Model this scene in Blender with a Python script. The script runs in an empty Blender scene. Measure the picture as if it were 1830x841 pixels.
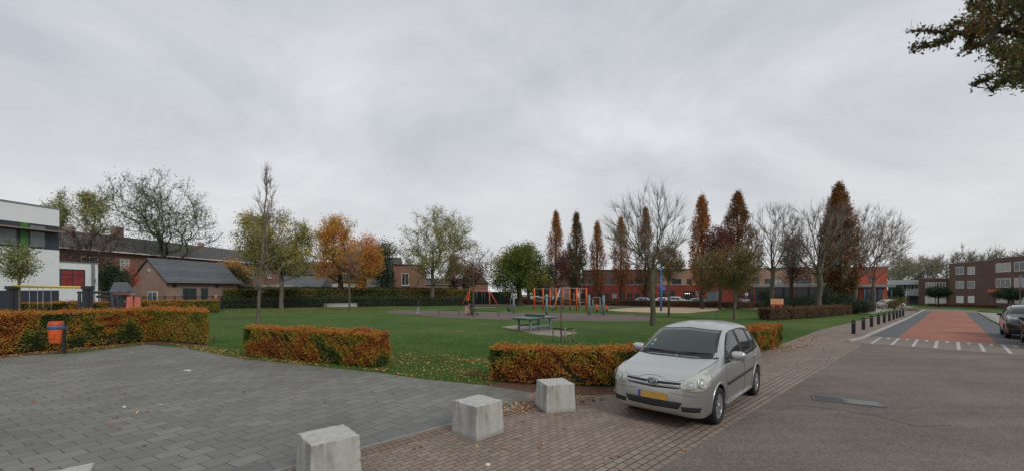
import bpy, bmesh, math, random
import numpy as np
from mathutils import Vector, Matrix, noise
from mathutils.bvhtree import BVHTree

SC = bpy.context.scene
COL = SC.collection
R = math.radians

# ------------------------------------------------------------------ camera
F, CX, HY, CH = 738.0, 915.0, 517.0, 2.4      # focal length (px of a 1830 px wide frame), principal x, horizon y, eye height
cam = bpy.data.cameras.new('camera'); camo = bpy.data.objects.new('camera', cam); COL.objects.link(camo)
cam.sensor_width = 36.0; cam.lens = 36.0 * F / 1830.0
cam.shift_y = (HY - 420.5) / 1830.0
cam.clip_start = .05; cam.clip_end = 3000
camo.location = (0, 0, CH); camo.rotation_euler = (R(90), 0, 0)
SC.camera = camo

# ------------------------------------------------------------------ world: overcast sky
world = bpy.data.worlds.new('World'); SC.world = world; world.use_nodes = True
nt = world.node_tree; nt.nodes.clear()
SUN_EL, SUN_AZ = 38.0, 140.0                   # azimuth clockwise from +Y
def _wn(t, **k):
    n = nt.nodes.new(t)
    for a, b in k.items(): setattr(n, a, b)
    return n
sky = _wn('ShaderNodeTexSky', sky_type='NISHITA', sun_disc=False, sun_elevation=R(SUN_EL), sun_rotation=R(SUN_AZ))
bg1 = _wn('ShaderNodeBackground'); bg1.inputs[1].default_value = .09
nt.links.new(sky.outputs[0], bg1.inputs[0])
tc = _wn('ShaderNodeTexCoord'); sep = _wn('ShaderNodeSeparateXYZ'); nt.links.new(tc.outputs['Generated'], sep.inputs[0])
def _m(op, a, b=None, clamp=False):
    n = _wn('ShaderNodeMath', operation=op, use_clamp=clamp)
    for i, v in enumerate((a, b)):
        if v is None: continue
        if isinstance(v, (int, float)): n.inputs[i].default_value = v
        else: nt.links.new(v, n.inputs[i])
    return n.outputs[0]
zz = _m('ADD', _m('MAXIMUM', sep.outputs[2], 0.0), .30)
px_, py_ = _m('DIVIDE', sep.outputs[0], zz), _m('DIVIDE', sep.outputs[1], zz)
cmb = _wn('ShaderNodeCombineXYZ'); nt.links.new(px_, cmb.inputs[0]); nt.links.new(py_, cmb.inputs[1])
mp = _wn('ShaderNodeMapping'); mp.inputs['Rotation'].default_value = (0, 0, R(-38)); mp.inputs['Scale'].default_value = (1.25, 1.35, 1); mp.inputs['Location'].default_value = (3.1, 1.7, 0)
nt.links.new(cmb.outputs[0], mp.inputs[0])
n1 = _wn('ShaderNodeTexNoise'); n1.inputs['Scale'].default_value = 1.0; n1.inputs['Detail'].default_value = 9; n1.inputs['Roughness'].default_value = .6; n1.inputs['Distortion'].default_value = .45
nt.links.new(mp.outputs[0], n1.inputs['Vector'])
rp = _wn('ShaderNodeValToRGB'); e = rp.color_ramp.elements
e[0].position = .34; e[0].color = (.55, .58, .62, 1)
e[1].position = .66; e[1].color = (.785, .805, .83, 1)
q = e.new(.50); q.color = (.665, .69, .725, 1)
nt.links.new(n1.outputs[0], rp.inputs[0])
# pale warm band low over the roofs
hz = _m('SUBTRACT', 1.0, _m('DIVIDE', _m('ABSOLUTE', _m('SUBTRACT', sep.outputs[2], .10)), .26), True)
mxw = _wn('ShaderNodeMixRGB', blend_type='MIX'); nt.links.new(_m('MULTIPLY', hz, .5), mxw.inputs[0]); nt.links.new(rp.outputs[0], mxw.inputs[1]); mxw.inputs[2].default_value = (.77, .75, .745, 1)
bg2 = _wn('ShaderNodeBackground'); bg2.inputs[1].default_value = 1.0; nt.links.new(mxw.outputs[0], bg2.inputs[0])
mxs = _wn('ShaderNodeMixShader'); mxs.inputs[0].default_value = .93
nt.links.new(bg1.outputs[0], mxs.inputs[1]); nt.links.new(bg2.outputs[0], mxs.inputs[2])
wo = _wn('ShaderNodeOutputWorld'); nt.links.new(mxs.outputs[0], wo.inputs[0])

sl = bpy.data.lights.new('sun', 'SUN'); sl.energy = 1.5; sl.angle = R(18); sl.color = (1, .96, .9)
so = bpy.data.objects.new('sun', sl); COL.objects.link(so)
_az, _el = R(SUN_AZ), R(SUN_EL)
so.rotation_euler = Vector((-math.sin(_az) * math.cos(_el), -math.cos(_az) * math.cos(_el), -math.sin(_el))).to_track_quat('-Z', 'Y').to_euler()
SC.view_settings.view_transform = 'Standard'; SC.view_settings.look = 'None'
SC.view_settings.exposure = 0.0; SC.view_settings.gamma = 1.0
try: SC.view_settings.use_curve_mapping = False
except Exception: pass
SC.cycles.max_bounces = 6; SC.cycles.transparent_max_bounces = 6

# ------------------------------------------------------------------ ground plan: the street runs down gently past s = 30 m
UX, UY = .728, .686                            # the street's direction
def gz(x, y): return -.01 * max(0.0, UX * x + UY * y - 30.0)
def G(px, py):
    r = (px - CX) / F; Y = F * CH / (py - HY); q = UX * r + UY
    if Y * q > 30: Y = 2.1 / ((py - HY) / F - .01 * q)
    return (r * Y, Y)
def at(px, Y): return ((px - CX) / F * Y, Y)
def Zp(py, Y): return CH + (HY - py) / F * Y
def rd(u, v): return (UX * u + UY * v, UY * u - UX * v)     # along the street, right of the camera

# ------------------------------------------------------------------ materials
MATS = {}
def mat(name, col, rough=.8, var=.12, scale=6.0, bump=0.0, bscale=40.0, metal=0.0, col2=None, spec=.4, detail=4, stretch=None):
    if name in MATS: return MATS[name]
    m = bpy.data.materials.new(name); m.use_nodes = True; MATS[name] = m
    t = m.node_tree; b = t.nodes['Principled BSDF']; L = t.links.new
    b.inputs['Roughness'].default_value = rough; b.inputs['Metallic'].default_value = metal
    b.inputs['Specular IOR Level'].default_value = spec
    tc = t.nodes.new('ShaderNodeTexCoord'); src = tc.outputs['Object']
    if stretch:
        mpn = t.nodes.new('ShaderNodeMapping'); mpn.inputs['Scale'].default_value = stretch; L(src, mpn.inputs[0]); src = mpn.outputs[0]
    n = t.nodes.new('ShaderNodeTexNoise'); n.inputs['Scale'].default_value = scale; n.inputs['Detail'].default_value = detail; n.inputs['Roughness'].default_value = .6
    L(src, n.inputs['Vector'])
    r = t.nodes.new('ShaderNodeValToRGB'); r.color_ramp.elements[0].position = .28; r.color_ramp.elements[1].position = .72
    c = np.array(col); a = c * (1 - var) if col2 is None else c; z = c * (1 + var) if col2 is None else np.array(col2)
    r.color_ramp.elements[0].color = (*a, 1); r.color_ramp.elements[1].color = (*z, 1)
    L(n.outputs[0], r.inputs[0]); L(r.outputs[0], b.inputs['Base Color'])
    if bump:
        n2 = t.nodes.new('ShaderNodeTexNoise'); n2.inputs['Scale'].default_value = bscale; n2.inputs['Detail'].default_value = 3; L(src, n2.inputs['Vector'])
        bp = t.nodes.new('ShaderNodeBump'); bp.inputs['Strength'].default_value = bump; bp.inputs['Distance'].default_value = .02
        L(n2.outputs[0], bp.inputs['Height']); L(bp.outputs[0], b.inputs['Normal'])
    return m

def leafmat(name, cols, patch=.8, transl=.2, mixp=.5, rough=.6, gain=1.5):
    """leaf colours picked per leaf (rnd) and per patch (noise)"""
    if name in MATS: return MATS[name]
    m = bpy.data.materials.new(name); m.use_nodes = True; MATS[name] = m
    t = m.node_tree; b = t.nodes['Principled BSDF']; L = t.links.new; b.inputs['Roughness'].default_value = rough; b.inputs['Specular IOR Level'].default_value = .25
    a = t.nodes.new('ShaderNodeAttribute'); a.attribute_name = 'rnd'
    tc = t.nodes.new('ShaderNodeTexCoord'); n = t.nodes.new('ShaderNodeTexNoise'); n.inputs['Scale'].default_value = patch; n.inputs['Detail'].default_value = 3; L(tc.outputs['Object'], n.inputs['Vector'])
    mr = t.nodes.new('ShaderNodeMapRange'); mr.inputs['From Min'].default_value = .36; mr.inputs['From Max'].default_value = .64; L(n.outputs[0], mr.inputs['Value'])
    mx = t.nodes.new('ShaderNodeMix'); mx.data_type = 'FLOAT'; mx.inputs[0].default_value = mixp; L(a.outputs['Fac'], mx.inputs[2]); L(mr.outputs[0], mx.inputs[3])
    r = t.nodes.new('ShaderNodeValToRGB'); el = r.color_ramp.elements; k = len(cols)
    while len(el) < k: el.new(.5)
    for i, c in enumerate(cols): el[i].position = .12 + .76 * i / max(1, k - 1); el[i].color = (*[min(.62, q * gain) for q in c], 1)
    L(mx.outputs[0], r.inputs[0]); L(r.outputs[0], b.inputs['Base Color'])
    tr = t.nodes.new('ShaderNodeBsdfTranslucent'); L(r.outputs[0], tr.inputs[0])
    ms = t.nodes.new('ShaderNodeMixShader'); ms.inputs[0].default_value = transl
    L(b.outputs[0], ms.inputs[1]); L(tr.outputs[0], ms.inputs[2]); L(ms.outputs[0], t.nodes['Material Output'].inputs[0])
    return m

def paving(name, c1, c2, mortar, bw, rh, rot, offset=.5, msize=.012, dirt=(.06, .055, .04), dirtamt=.5, bump=.5, rough=.8, patchscale=.6, moss=None):
    if name in MATS: return MATS[name]
    m = bpy.data.materials.new(name); m.use_nodes = True; MATS[name] = m
    t = m.node_tree; b = t.nodes['Principled BSDF']; L = t.links.new; b.inputs['Roughness'].default_value = rough; b.inputs['Specular IOR Level'].default_value = .35
    tc = t.nodes.new('ShaderNodeTexCoord')
    # small waviness so courses are not ruler straight
    nw = t.nodes.new('ShaderNodeTexNoise'); nw.inputs['Scale'].default_value = 1.3; L(tc.outputs['Object'], nw.inputs['Vector'])
    va = t.nodes.new('ShaderNodeVectorMath'); va.operation = 'MULTIPLY_ADD'; va.inputs[1].default_value = (.045, .045, 0); L(nw.outputs['Color'], va.inputs[0]); L(tc.outputs['Object'], va.inputs[2])
    mp = t.nodes.new('ShaderNodeMapping'); mp.vector_type = 'POINT'; mp.inputs['Rotation'].default_value = (0, 0, rot); L(va.outputs[0], mp.inputs[0])
    br = t.nodes.new('ShaderNodeTexBrick'); br.offset = offset; br.inputs['Scale'].default_value = 1; br.inputs['Brick Width'].default_value = bw; br.inputs['Row Height'].default_value = rh
    br.inputs['Mortar Size'].default_value = msize * .5; br.inputs['Mortar Smooth'].default_value = .3; br.inputs['Bias'].default_value = 0
    br.inputs['Color1'].default_value = (*c1, 1); br.inputs['Color2'].default_value = (*c2, 1); br.inputs['Mortar'].default_value = (*mortar, 1)
    L(mp.outputs[0], br.inputs['Vector'])
    n = t.nodes.new('ShaderNodeTexNoise'); n.inputs['Scale'].default_value = patchscale; n.inputs['Detail'].default_value = 6; n.inputs['Roughness'].default_value = .65; L(tc.outputs['Object'], n.inputs['Vector'])
    mr = t.nodes.new('ShaderNodeMapRange'); mr.inputs['From Min'].default_value = .42; mr.inputs['From Max'].default_value = .75; mr.inputs['To Max'].default_value = dirtamt; L(n.outputs[0], mr.inputs['Value'])
    mx = t.nodes.new('ShaderNodeMixRGB'); L(mr.outputs[0], mx.inputs[0]); L(br.outputs[0], mx.inputs[1]); mx.inputs[2].default_value = (*dirt, 1)
    n3 = t.nodes.new('ShaderNodeTexNoise'); n3.inputs['Scale'].default_value = 60; n3.inputs['Detail'].default_value = 2; L(tc.outputs['Object'], n3.inputs['Vector'])
    mr3 = t.nodes.new('ShaderNodeMapRange'); mr3.inputs['To Min'].default_value = .78; mr3.inputs['To Max'].default_value = 1.22; L(n3.outputs[0], mr3.inputs['Value'])
    mu = t.nodes.new('ShaderNodeMixRGB'); mu.blend_type = 'MULTIPLY'; mu.inputs[0].default_value = 1; L(mx.outputs[0], mu.inputs[1]); L(mr3.outputs[0], mu.inputs[2])
    out = mu.outputs[0]
    L(out, b.inputs['Base Color'])
    inv = t.nodes.new('ShaderNodeMath'); inv.operation = 'SUBTRACT'; inv.inputs[0].default_value = 1; L(br.outputs['Fac'], inv.inputs[1])
    bp = t.nodes.new('ShaderNodeBump'); bp.inputs['Strength'].default_value = bump; bp.inputs['Distance'].default_value = .008
    ad = t.nodes.new('ShaderNodeMath'); ad.operation = 'MULTIPLY_ADD'; ad.inputs[1].default_value = .4; L(n3.outputs[0], ad.inputs[0]); L(inv.outputs[0], ad.inputs[2])
    L(ad.outputs[0], bp.inputs['Height']); L(bp.outputs[0], b.inputs['Normal'])
    return m

def brickwall(name, c1, c2, mortar, bw=.22, rh=.07, roof=False):
    """wall bricks or roof tiles; vector = (x + y, z) of the local, axis-aligned building"""
    if name in MATS: return MATS[name]
    m = bpy.data.materials.new(name); m.use_nodes = True; MATS[name] = m
    t = m.node_tree; b = t.nodes['Principled BSDF']; L = t.links.new; b.inputs['Roughness'].default_value = .85; b.inputs['Specular IOR Level'].default_value = .25
    tc = t.nodes.new('ShaderNodeTexCoord'); sp = t.nodes.new('ShaderNodeSeparateXYZ'); L(tc.outputs['Object'], sp.inputs[0])
    ad = t.nodes.new('ShaderNodeMath'); ad.operation = 'ADD'; L(sp.outputs[0], ad.inputs[0])
    if roof: ad.inputs[1].default_value = 0
    else: L(sp.outputs[1], ad.inputs[1])
    cb = t.nodes.new('ShaderNodeCombineXYZ'); L(ad.outputs[0], cb.inputs[0]); L(sp.outputs[2], cb.inputs[1])
    br = t.nodes.new('ShaderNodeTexBrick'); br.inputs['Scale'].default_value = 1; br.inputs['Brick Width'].default_value = bw; br.inputs['Row Height'].default_value = rh
    br.inputs['Mortar Size'].default_value = rh * .1; br.inputs['Color1'].default_value = (*c1, 1); br.inputs['Color2'].default_value = (*c2, 1); br.inputs['Mortar'].default_value = (*mortar, 1)
    L(cb.outputs[0], br.inputs['Vector'])
    n = t.nodes.new('ShaderNodeTexNoise'); n.inputs['Scale'].default_value = .7; n.inputs['Detail'].default_value = 6; L(tc.outputs['Object'], n.inputs['Vector'])
    mr = t.nodes.new('ShaderNodeMapRange'); mr.inputs['To Min'].default_value = .72; mr.inputs['To Max'].default_value = 1.28; L(n.outputs[0], mr.inputs['Value'])
    mu = t.nodes.new('ShaderNodeMixRGB'); mu.blend_type = 'MULTIPLY'; mu.inputs[0].default_value = 1; L(br.outputs[0], mu.inputs[1]); L(mr.outputs[0], mu.inputs[2])
    L(mu.outputs[0], b.inputs['Base Color'])
    return m

def glassy(name, col, rough=.08):
    m = mat(name, col, rough, .25, 3, spec=.7); return m

# ------------------------------------------------------------------ mesh helpers
def tag(o, label=None, cat=None, group=None, kind=None):
    if label: o['label'] = label
    if cat: o['category'] = cat
    if group: o['group'] = group
    if kind: o['kind'] = kind
    return o
def thing(name, label, cat, loc=(0, 0, 0), rz=0, group=None):
    o = bpy.data.objects.new(name, None); COL.objects.link(o); o.empty_display_size = .2
    o.location = loc if len(loc) == 3 else (loc[0], loc[1], gz(*loc)); o.rotation_euler = (0, 0, rz)
    return tag(o, label, cat, group)
def copy_tree(o, parent=None):
    c = o.copy(); COL.objects.link(c); c.parent = parent
    for ch in list(o.children): copy_tree(ch, c)
    return c

class MB:
    def __init__(s): s.v = []; s.f = []; s.smooth = []
    def add(s, vs, fs, smooth=False):
        k = len(s.v); s.v += [tuple(p) for p in vs]
        for f in fs: s.f.append([i + k for i in f]); s.smooth.append(smooth)
        return s
    def box(s, x0, x1, y0, y1, z0, z1, M=None):
        vs = [Vector(p) for p in ((x0, y0, z0), (x1, y0, z0), (x1, y1, z0), (x0, y1, z0), (x0, y0, z1), (x1, y0, z1), (x1, y1, z1), (x0, y1, z1))]
        if M is not None: vs = [M @ p for p in vs]
        return s.add(vs, [(0, 3, 2, 1), (4, 5, 6, 7), (0, 1, 5, 4), (1, 2, 6, 5), (2, 3, 7, 6), (3, 0, 4, 7)])
    def bar(s, p, q, w, h=None, up=(0, 0, 1)):
        p, q = Vector(p), Vector(q); d = (q - p); L = d.length; d.normalize(); u = Vector(up)
        if abs(d.dot(u)) > .98: u = Vector((1, 0, 0))
        a = d.cross(u).normalized(); b = a.cross(d).normalized(); h = h or w
        M = Matrix((( *a, ), (*d,), (*b,))).transposed().to_4x4(); M.translation = p
        return s.box(-w / 2, w / 2, 0, L, -h / 2, h / 2, M)
    def tube(s, pts, r, n=8, cap=True, closed=False):
        pts = [Vector(p) for p in pts]; k = len(pts)
        rr = r if isinstance(r, (list, tuple)) else [r] * k
        vs = []; prev = None
        for i, p in enumerate(pts):
            if closed: d = pts[(i + 1) % k] - pts[i - 1]
            else: d = pts[min(i + 1, k - 1)] - pts[max(i - 1, 0)]
            d.normalize()
            if prev is None:
                u = Vector((0, 0, 1)) if abs(d.z) < .9 else Vector((1, 0, 0)); a = d.cross(u).normalized()
            else:
                a = (prev - d * prev.dot(d)).normalized()
            prev = a; b = d.cross(a)
            for j in range(n):
                t = 2 * math.pi * j / n; vs.append(p + (a * math.cos(t) + b * math.sin(t)) * rr[i])
        fs = []
        for i in range(k if closed else k - 1):
            i2 = (i + 1) % k
            for j in range(n): fs.append((i * n + j, i * n + (j + 1) % n, i2 * n + (j + 1) % n, i2 * n + j))
        s.add(vs, fs, True)
        if cap and not closed:
            s.add([], []); base = len(s.v) - len(vs)
            s.f.append([base + j for j in range(n)][::-1]); s.smooth.append(False)
            s.f.append([base + (k - 1) * n + j for j in range(n)]); s.smooth.append(False)
        return s
    def cyl(s, c, r0, r1, z0, z1, n=16):
        return s.tube([(c[0], c[1], z0), (c[0], c[1], z1)], [r0, r1], n)
    def lathe(s, prof, n=20, M=None, smooth=True):
        """profile (r, z) turned about z"""
        vs = []
        for r, z in prof:
            for j in range(n):
                t = 2 * math.pi * j / n; p = Vector((r * math.cos(t), r * math.sin(t), z)); vs.append(M @ p if M is not None else p)
        fs = [(i * n + j, i * n + (j + 1) % n, (i + 1) * n + (j + 1) % n, (i + 1) * n + j) for i in range(len(prof) - 1) for j in range(n)]
        return s.add(vs, fs, smooth)
    def prism(s, poly, z0, z1):
        n = len(poly); vs = [(x, y, z0) for x, y in poly] + [(x, y, z1) for x, y in poly]
        return s.add(vs, [tuple(range(n))[::-1], tuple(range(n, 2 * n))] + [(i, (i + 1) % n, n + (i + 1) % n, n + i) for i in range(n)])
    def blob(s, c, rx, ry, rz, n=12, m=8, jit=0, rng=None):
        vs = []; fs = []
        for i in range(m + 1):
            ph = math.pi * i / m
            for j in range(n):
                t = 2 * math.pi * j / n; k = 1 + (rng.uniform(-jit, jit) if rng else 0)
                vs.append((c[0] + rx * k * math.sin(ph) * math.cos(t), c[1] + ry * k * math.sin(ph) * math.sin(t), c[2] - rz * k * math.cos(ph)))
        for i in range(m):
            for j in range(n): fs.append((i * n + j, i * n + (j + 1) % n, (i + 1) * n + (j + 1) % n, (i + 1) * n + j))
        return s.add(vs, fs, True)
    def build(s, name, m, parent=None, bevel=0, origin=None):
        me = bpy.data.meshes.new(name)
        vs = s.v if origin is None else [(p[0] - origin[0], p[1] - origin[1], p[2] - origin[2]) for p in s.v]
        me.from_pydata(vs, [], s.f); me.polygons.foreach_set('use_smooth', s.smooth)
        if bevel:
            bm = bmesh.new(); bm.from_mesh(me)
            bmesh.ops.remove_doubles(bm, verts=bm.verts, dist=1e-5)
            bmesh.ops.bevel(bm, geom=[e for e in bm.edges if e.is_manifold and e.calc_face_angle(0) > .5], offset=bevel, segments=2, affect='EDGES', profile=.6)
            bm.to_mesh(me); bm.free()
        me.materials.append(m); me.update()
        o = bpy.data.objects.new(name, me); COL.objects.link(o)
        if parent is not None: o.parent = parent
        if origin is not None and parent is None: o.location = origin
        return o

def quads(name, V, Fq, m, parent=None, rnd=None, smooth=False, mats=None):
    """fast numpy mesh of quads / tris given as an int array"""
    me = bpy.data.meshes.new(name); V = np.asarray(V, np.float32); Fq = np.asarray(Fq, np.int32); k = Fq.shape[1]
    me.vertices.add(len(V)); me.vertices.foreach_set('co', V.ravel())
    me.loops.add(Fq.size); me.loops.foreach_set('vertex_index', Fq.ravel())
    me.polygons.add(len(Fq)); me.polygons.foreach_set('loop_start', np.arange(len(Fq), dtype=np.int32) * k)
    try: me.polygons.foreach_set('loop_total', np.full(len(Fq), k, np.int32))
    except Exception: pass
    me.update(calc_edges=True)
    me.polygons.foreach_set('use_smooth', np.full(len(Fq), smooth))
    if rnd is not None:
        a = me.attributes.new('rnd', 'FLOAT', 'FACE'); a.data.foreach_set('value', np.asarray(rnd, np.float32))
    me.materials.append(m)
    o = bpy.data.objects.new(name, me); COL.objects.link(o)
    if parent is not None: o.parent = parent
    return o

def leaf_arrays(rng, C, size, nrm=None, spread=1.0, flat=False, aspect=.62, fold=.18):
    """kite-shaped, folded leaves at the points C"""
    n = len(C); d = rng.normal(size=(n, 3))
    if nrm is not None: d = nrm + d * spread
    if flat: d = np.array([0, 0, 1.]) + rng.normal(size=(n, 3)) * .28
    d /= np.linalg.norm(d, axis=1)[:, None] + 1e-9
    a = rng.normal(size=(n, 3)); a -= (a * d).sum(1)[:, None] * d; a /= np.linalg.norm(a, axis=1)[:, None] + 1e-9
    b = np.cross(d, a); s = size * rng.uniform(.65, 1.25, n)[:, None]
    V = np.empty((n, 4, 3)); V[:, 0] = C - a * s * .5; V[:, 2] = C + a * s * .5
    mid = C - a * s * .06
    V[:, 1] = mid + b * s * aspect * .5 + d * s * fold; V[:, 3] = mid - b * s * aspect * .5 + d * s * fold
    return V.reshape(-1, 3), np.arange(4 * n).reshape(n, 4)

def poly_in(pts, P):
    x, y = P[:, 0], P[:, 1]; ins = np.zeros(len(P), bool); n = len(pts)
    for i in range(n):
        x0, y0 = pts[i]; x1, y1 = pts[(i + 1) % n]
        c = ((y0 > y) != (y1 > y)) & (x < (x1 - x0) * (y - y0) / ((y1 - y0) or 1e-9) + x0)
        ins ^= c
    return ins

def sheet(name, poly, z, m, kind='structure', parent=None):
    """flat polygon following the ground, z above it"""
    bm = bmesh.new(); vs = [bm.verts.new((x, y, 0)) for x, y in poly]; bm.faces.new(vs)
    bmesh.ops.bisect_plane(bm, geom=bm.verts[:] + bm.edges[:] + bm.faces[:], plane_co=(UX * 30, UY * 30, 0), plane_no=(UX, UY, 0))
    bmesh.ops.triangulate(bm, faces=bm.faces[:])
    for v in bm.verts: v.co.z = gz(v.co.x, v.co.y) + z
    bmesh.ops.recalc_face_normals(bm, faces=bm.faces[:])
    for f in bm.faces:
        if f.normal.z < 0: f.normal_flip()
    me = bpy.data.meshes.new(name); bm.to_mesh(me); bm.free(); me.materials.append(m)
    o = bpy.data.objects.new(name, me); COL.objects.link(o)
    if kind: o['kind'] = kind
    if parent: o.parent = parent
    return o
def inst(pts): return [G(*p) for p in pts]
# ------------------------------------------------------------------ the ground
def ground_mat():
    m = bpy.data.materials.new('lawn'); m.use_nodes = True; MATS['lawn'] = m
    t = m.node_tree; b = t.nodes['Principled BSDF']; L = t.links.new; b.inputs['Roughness'].default_value = .9; b.inputs['Specular IOR Level'].default_value = .15
    tc = t.nodes.new('ShaderNodeTexCoord')
    def noise(sc, det, ro=.6):
        n = t.nodes.new('ShaderNodeTexNoise'); n.inputs['Scale'].default_value = sc; n.inputs['Detail'].default_value = det; n.inputs['Roughness'].default_value = ro; L(tc.outputs['Object'], n.inputs['Vector']); return n.outputs[0]
    def ramp(src, stops):
        r = t.nodes.new('ShaderNodeValToRGB'); el = r.color_ramp.elements
        while len(el) < len(stops): el.new(.5)
        for i, (p, c) in enumerate(stops): el[i].position = p; el[i].color = (*c, 1)
        L(src, r.inputs[0]); return r.outputs[0]
    a = ramp(noise(.16, 10, .74), [(.3, (.040, .086, .019)), (.46, (.060, .113, .025)), (.57, (.086, .130, .033)), (.68, (.13, .155, .06))])
    c = ramp(noise(9, 6), [(.3, (.55, .6, .5)), (.7, (1.35, 1.3, 1.3))])
    mu = t.nodes.new('ShaderNodeMixRGB'); mu.blend_type = 'MULTIPLY'; mu.inputs[0].default_value = 1; L(a, mu.inputs[1]); L(c, mu.inputs[2])
    w = ramp(noise(1.4, 8, .75), [(.56, (0, 0, 0)), (.72, (.62, .62, .62))])
    mx = t.nodes.new('ShaderNodeMixRGB'); L(w, mx.inputs[0]); L(mu.outputs[0], mx.inputs[1]); mx.inputs[2].default_value = (.10, .095, .045, 1)
    L(mx.outputs[0], b.inputs['Base Color'])
    bp = t.nodes.new('ShaderNodeBump'); bp.inputs['Strength'].default_value = .9; bp.inputs['Distance'].default_value = .05; L(noise(30, 4), bp.inputs['Height']); L(bp.outputs[0], b.inputs['Normal'])
    return m
lawn = ground_mat()

def asphalt_mat(name, c, agg=.35):
    m = bpy.data.materials.new(name); m.use_nodes = True; MATS[name] = m
    t = m.node_tree; b = t.nodes['Principled BSDF']; L = t.links.new; b.inputs['Roughness'].default_value = .82; b.inputs['Specular IOR Level'].default_value = .35
    tc = t.nodes.new('ShaderNodeTexCoord')
    def noise(sc, det, ro=.6, st=None):
        n = t.nodes.new('ShaderNodeTexNoise'); n.inputs['Scale'].default_value = sc; n.inputs['Detail'].default_value = det; n.inputs['Roughness'].default_value = ro
        if st:
            mp = t.nodes.new('ShaderNodeMapping'); mp.inputs['Rotation'].default_value = (0, 0, -math.atan2(UY, UX)); mp.inputs['Scale'].default_value = st; L(tc.outputs['Object'], mp.inputs[0])
            mp.vector_type = 'TEXTURE' if False else 'POINT'; L(mp.outputs[0], n.inputs['Vector'])
        else: L(tc.outputs['Object'], n.inputs['Vector'])
        return n.outputs[0]
    def rng(src, a, z, f0=.3, f1=.7):
        r = t.nodes.new('ShaderNodeMapRange'); r.inputs['From Min'].default_value = f0; r.inputs['From Max'].default_value = f1; r.inputs['To Min'].default_value = a; r.inputs['To Max'].default_value = z; L(src, r.inputs['Value']); return r.outputs[0]
    def mul(x, y):
        n = t.nodes.new('ShaderNodeMath'); n.operation = 'MULTIPLY'; L(x, n.inputs[0]); L(y, n.inputs[1]); return n.outputs[0]
    vo = t.nodes.new('ShaderNodeTexVoronoi'); vo.inputs['Scale'].default_value = 70; L(tc.outputs['Object'], vo.inputs['Vector'])
    sx = t.nodes.new('ShaderNodeSeparateColor'); L(vo.outputs['Color'], sx.inputs[0])
    k = mul(mul(rng(sx.outputs[0], 1 - agg, 1 + agg * 1.3, 0, 1), rng(noise(.35, 8, .74), .72, 1.2)), rng(noise(.9, 5, .6, (.10, 1.9, 1)), .84, 1.12))
    k = mul(k, rng(noise(14, 3), .88, 1.12))
    mu = t.nodes.new('ShaderNodeMixRGB'); mu.blend_type = 'MULTIPLY'; mu.inputs[0].default_value = 1; mu.inputs[1].default_value = (*c, 1); L(k, mu.inputs[2]); L(mu.outputs[0], b.inputs['Base Color'])
    bp = t.nodes.new('ShaderNodeBump'); bp.inputs['Strength'].default_value = .5; bp.inputs['Distance'].default_value = .006; L(sx.outputs[1], bp.inputs['Height']); L(bp.outputs[0], b.inputs['Normal'])
    return m
asph = asphalt_mat('asphalt', (.142, .117, .101))
redasph = asphalt_mat('red asphalt', (.29, .115, .075), .28)
darkpave = paving('dark paving bricks', (.085, .093, .105), (.12, .125, .135), (.05, .05, .05), .21, .10, -math.atan2(UY, UX), msize=.01, dirtamt=.3)
wetasph = asphalt_mat('damp asphalt patch', (.136, .114, .10), .33)
AR = -math.atan2(UY, UX)                       # rotates world into street-aligned coordinates
clinker = paving('brown clinker pavers', (.195, .145, .118), (.265, .205, .172), (.072, .058, .042), .215, .10, AR, msize=.014, dirt=(.15, .125, .085), dirtamt=.4, bump=.8)
clinkg = paving('gutter clinkers', (.22, .175, .145), (.265, .215, .18), (.06, .045, .035), .22, .12, AR, offset=.37, msize=.022, dirt=(.1, .08, .06), dirtamt=.6, bump=.9)
greypave = paving('grey concrete tiles', (.148, .145, .130), (.198, .193, .174), (.05, .05, .04), .40, .30, -R(60), msize=.014, dirt=(.10, .098, .075), dirtamt=.75, bump=.7, patchscale=.5)
borderpave = paving('grey border slabs', (.13, .133, .128), (.16, .163, .155), (.06, .06, .055), .5, .5, AR, offset=0, msize=.012, dirtamt=.3)
soldier = paving('red brown edge bricks', (.17, .10, .075), (.215, .15, .12), (.07, .055, .04), .105, .22, AR, offset=0, msize=.014, dirt=(.07, .08, .04), dirtamt=.6, bump=.8)
rampave = paving('brown ramp setts', (.19, .155, .13), (.24, .20, .17), (.08, .07, .06), .20, .10, AR + R(90), msize=.012, dirtamt=.3)
lightpave = paving('light sidewalk slabs', (.27, .255, .235), (.33, .31, .285), (.13, .12, .11), .3, .3, AR, msize=.01, dirtamt=.25)
conc = mat('pale concrete', (.36, .35, .32), .85, .18, 4, bump=.25, bscale=50)
white_paint = mat('road paint', (.40, .385, .36), .7, .2, 3)
pathm = asphalt_mat('path asphalt', (.135, .105, .09), .2)
sandm = mat('sand', (.42, .32, .21), .95, .12, 1.2, bump=.4, bscale=20)
matm = mat('bare soil mat', (.17, .135, .10), .95, .2, 1.5)

sheet('ground', [(-420, -60), (420, -60), (420, 420), (-420, 420)], 0, lawn)
# street beyond the play field
sheet('street', [(-14, 66), (62, 56.5), (70, 64), (45, 75), (16, 81), (-14, 86)], .004, asph)
SQ = [(-26, -12)] + inst([(0, 637), (140, 630), (262, 615), (330, 621), (430, 640), (500, 647), (680, 666), (760, 677), (870, 688), (955, 700)]) + [rd(5.9, -6.15), rd(-16, -6.15)]
sheet('paved_square', SQ, .004, greypave)
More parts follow.
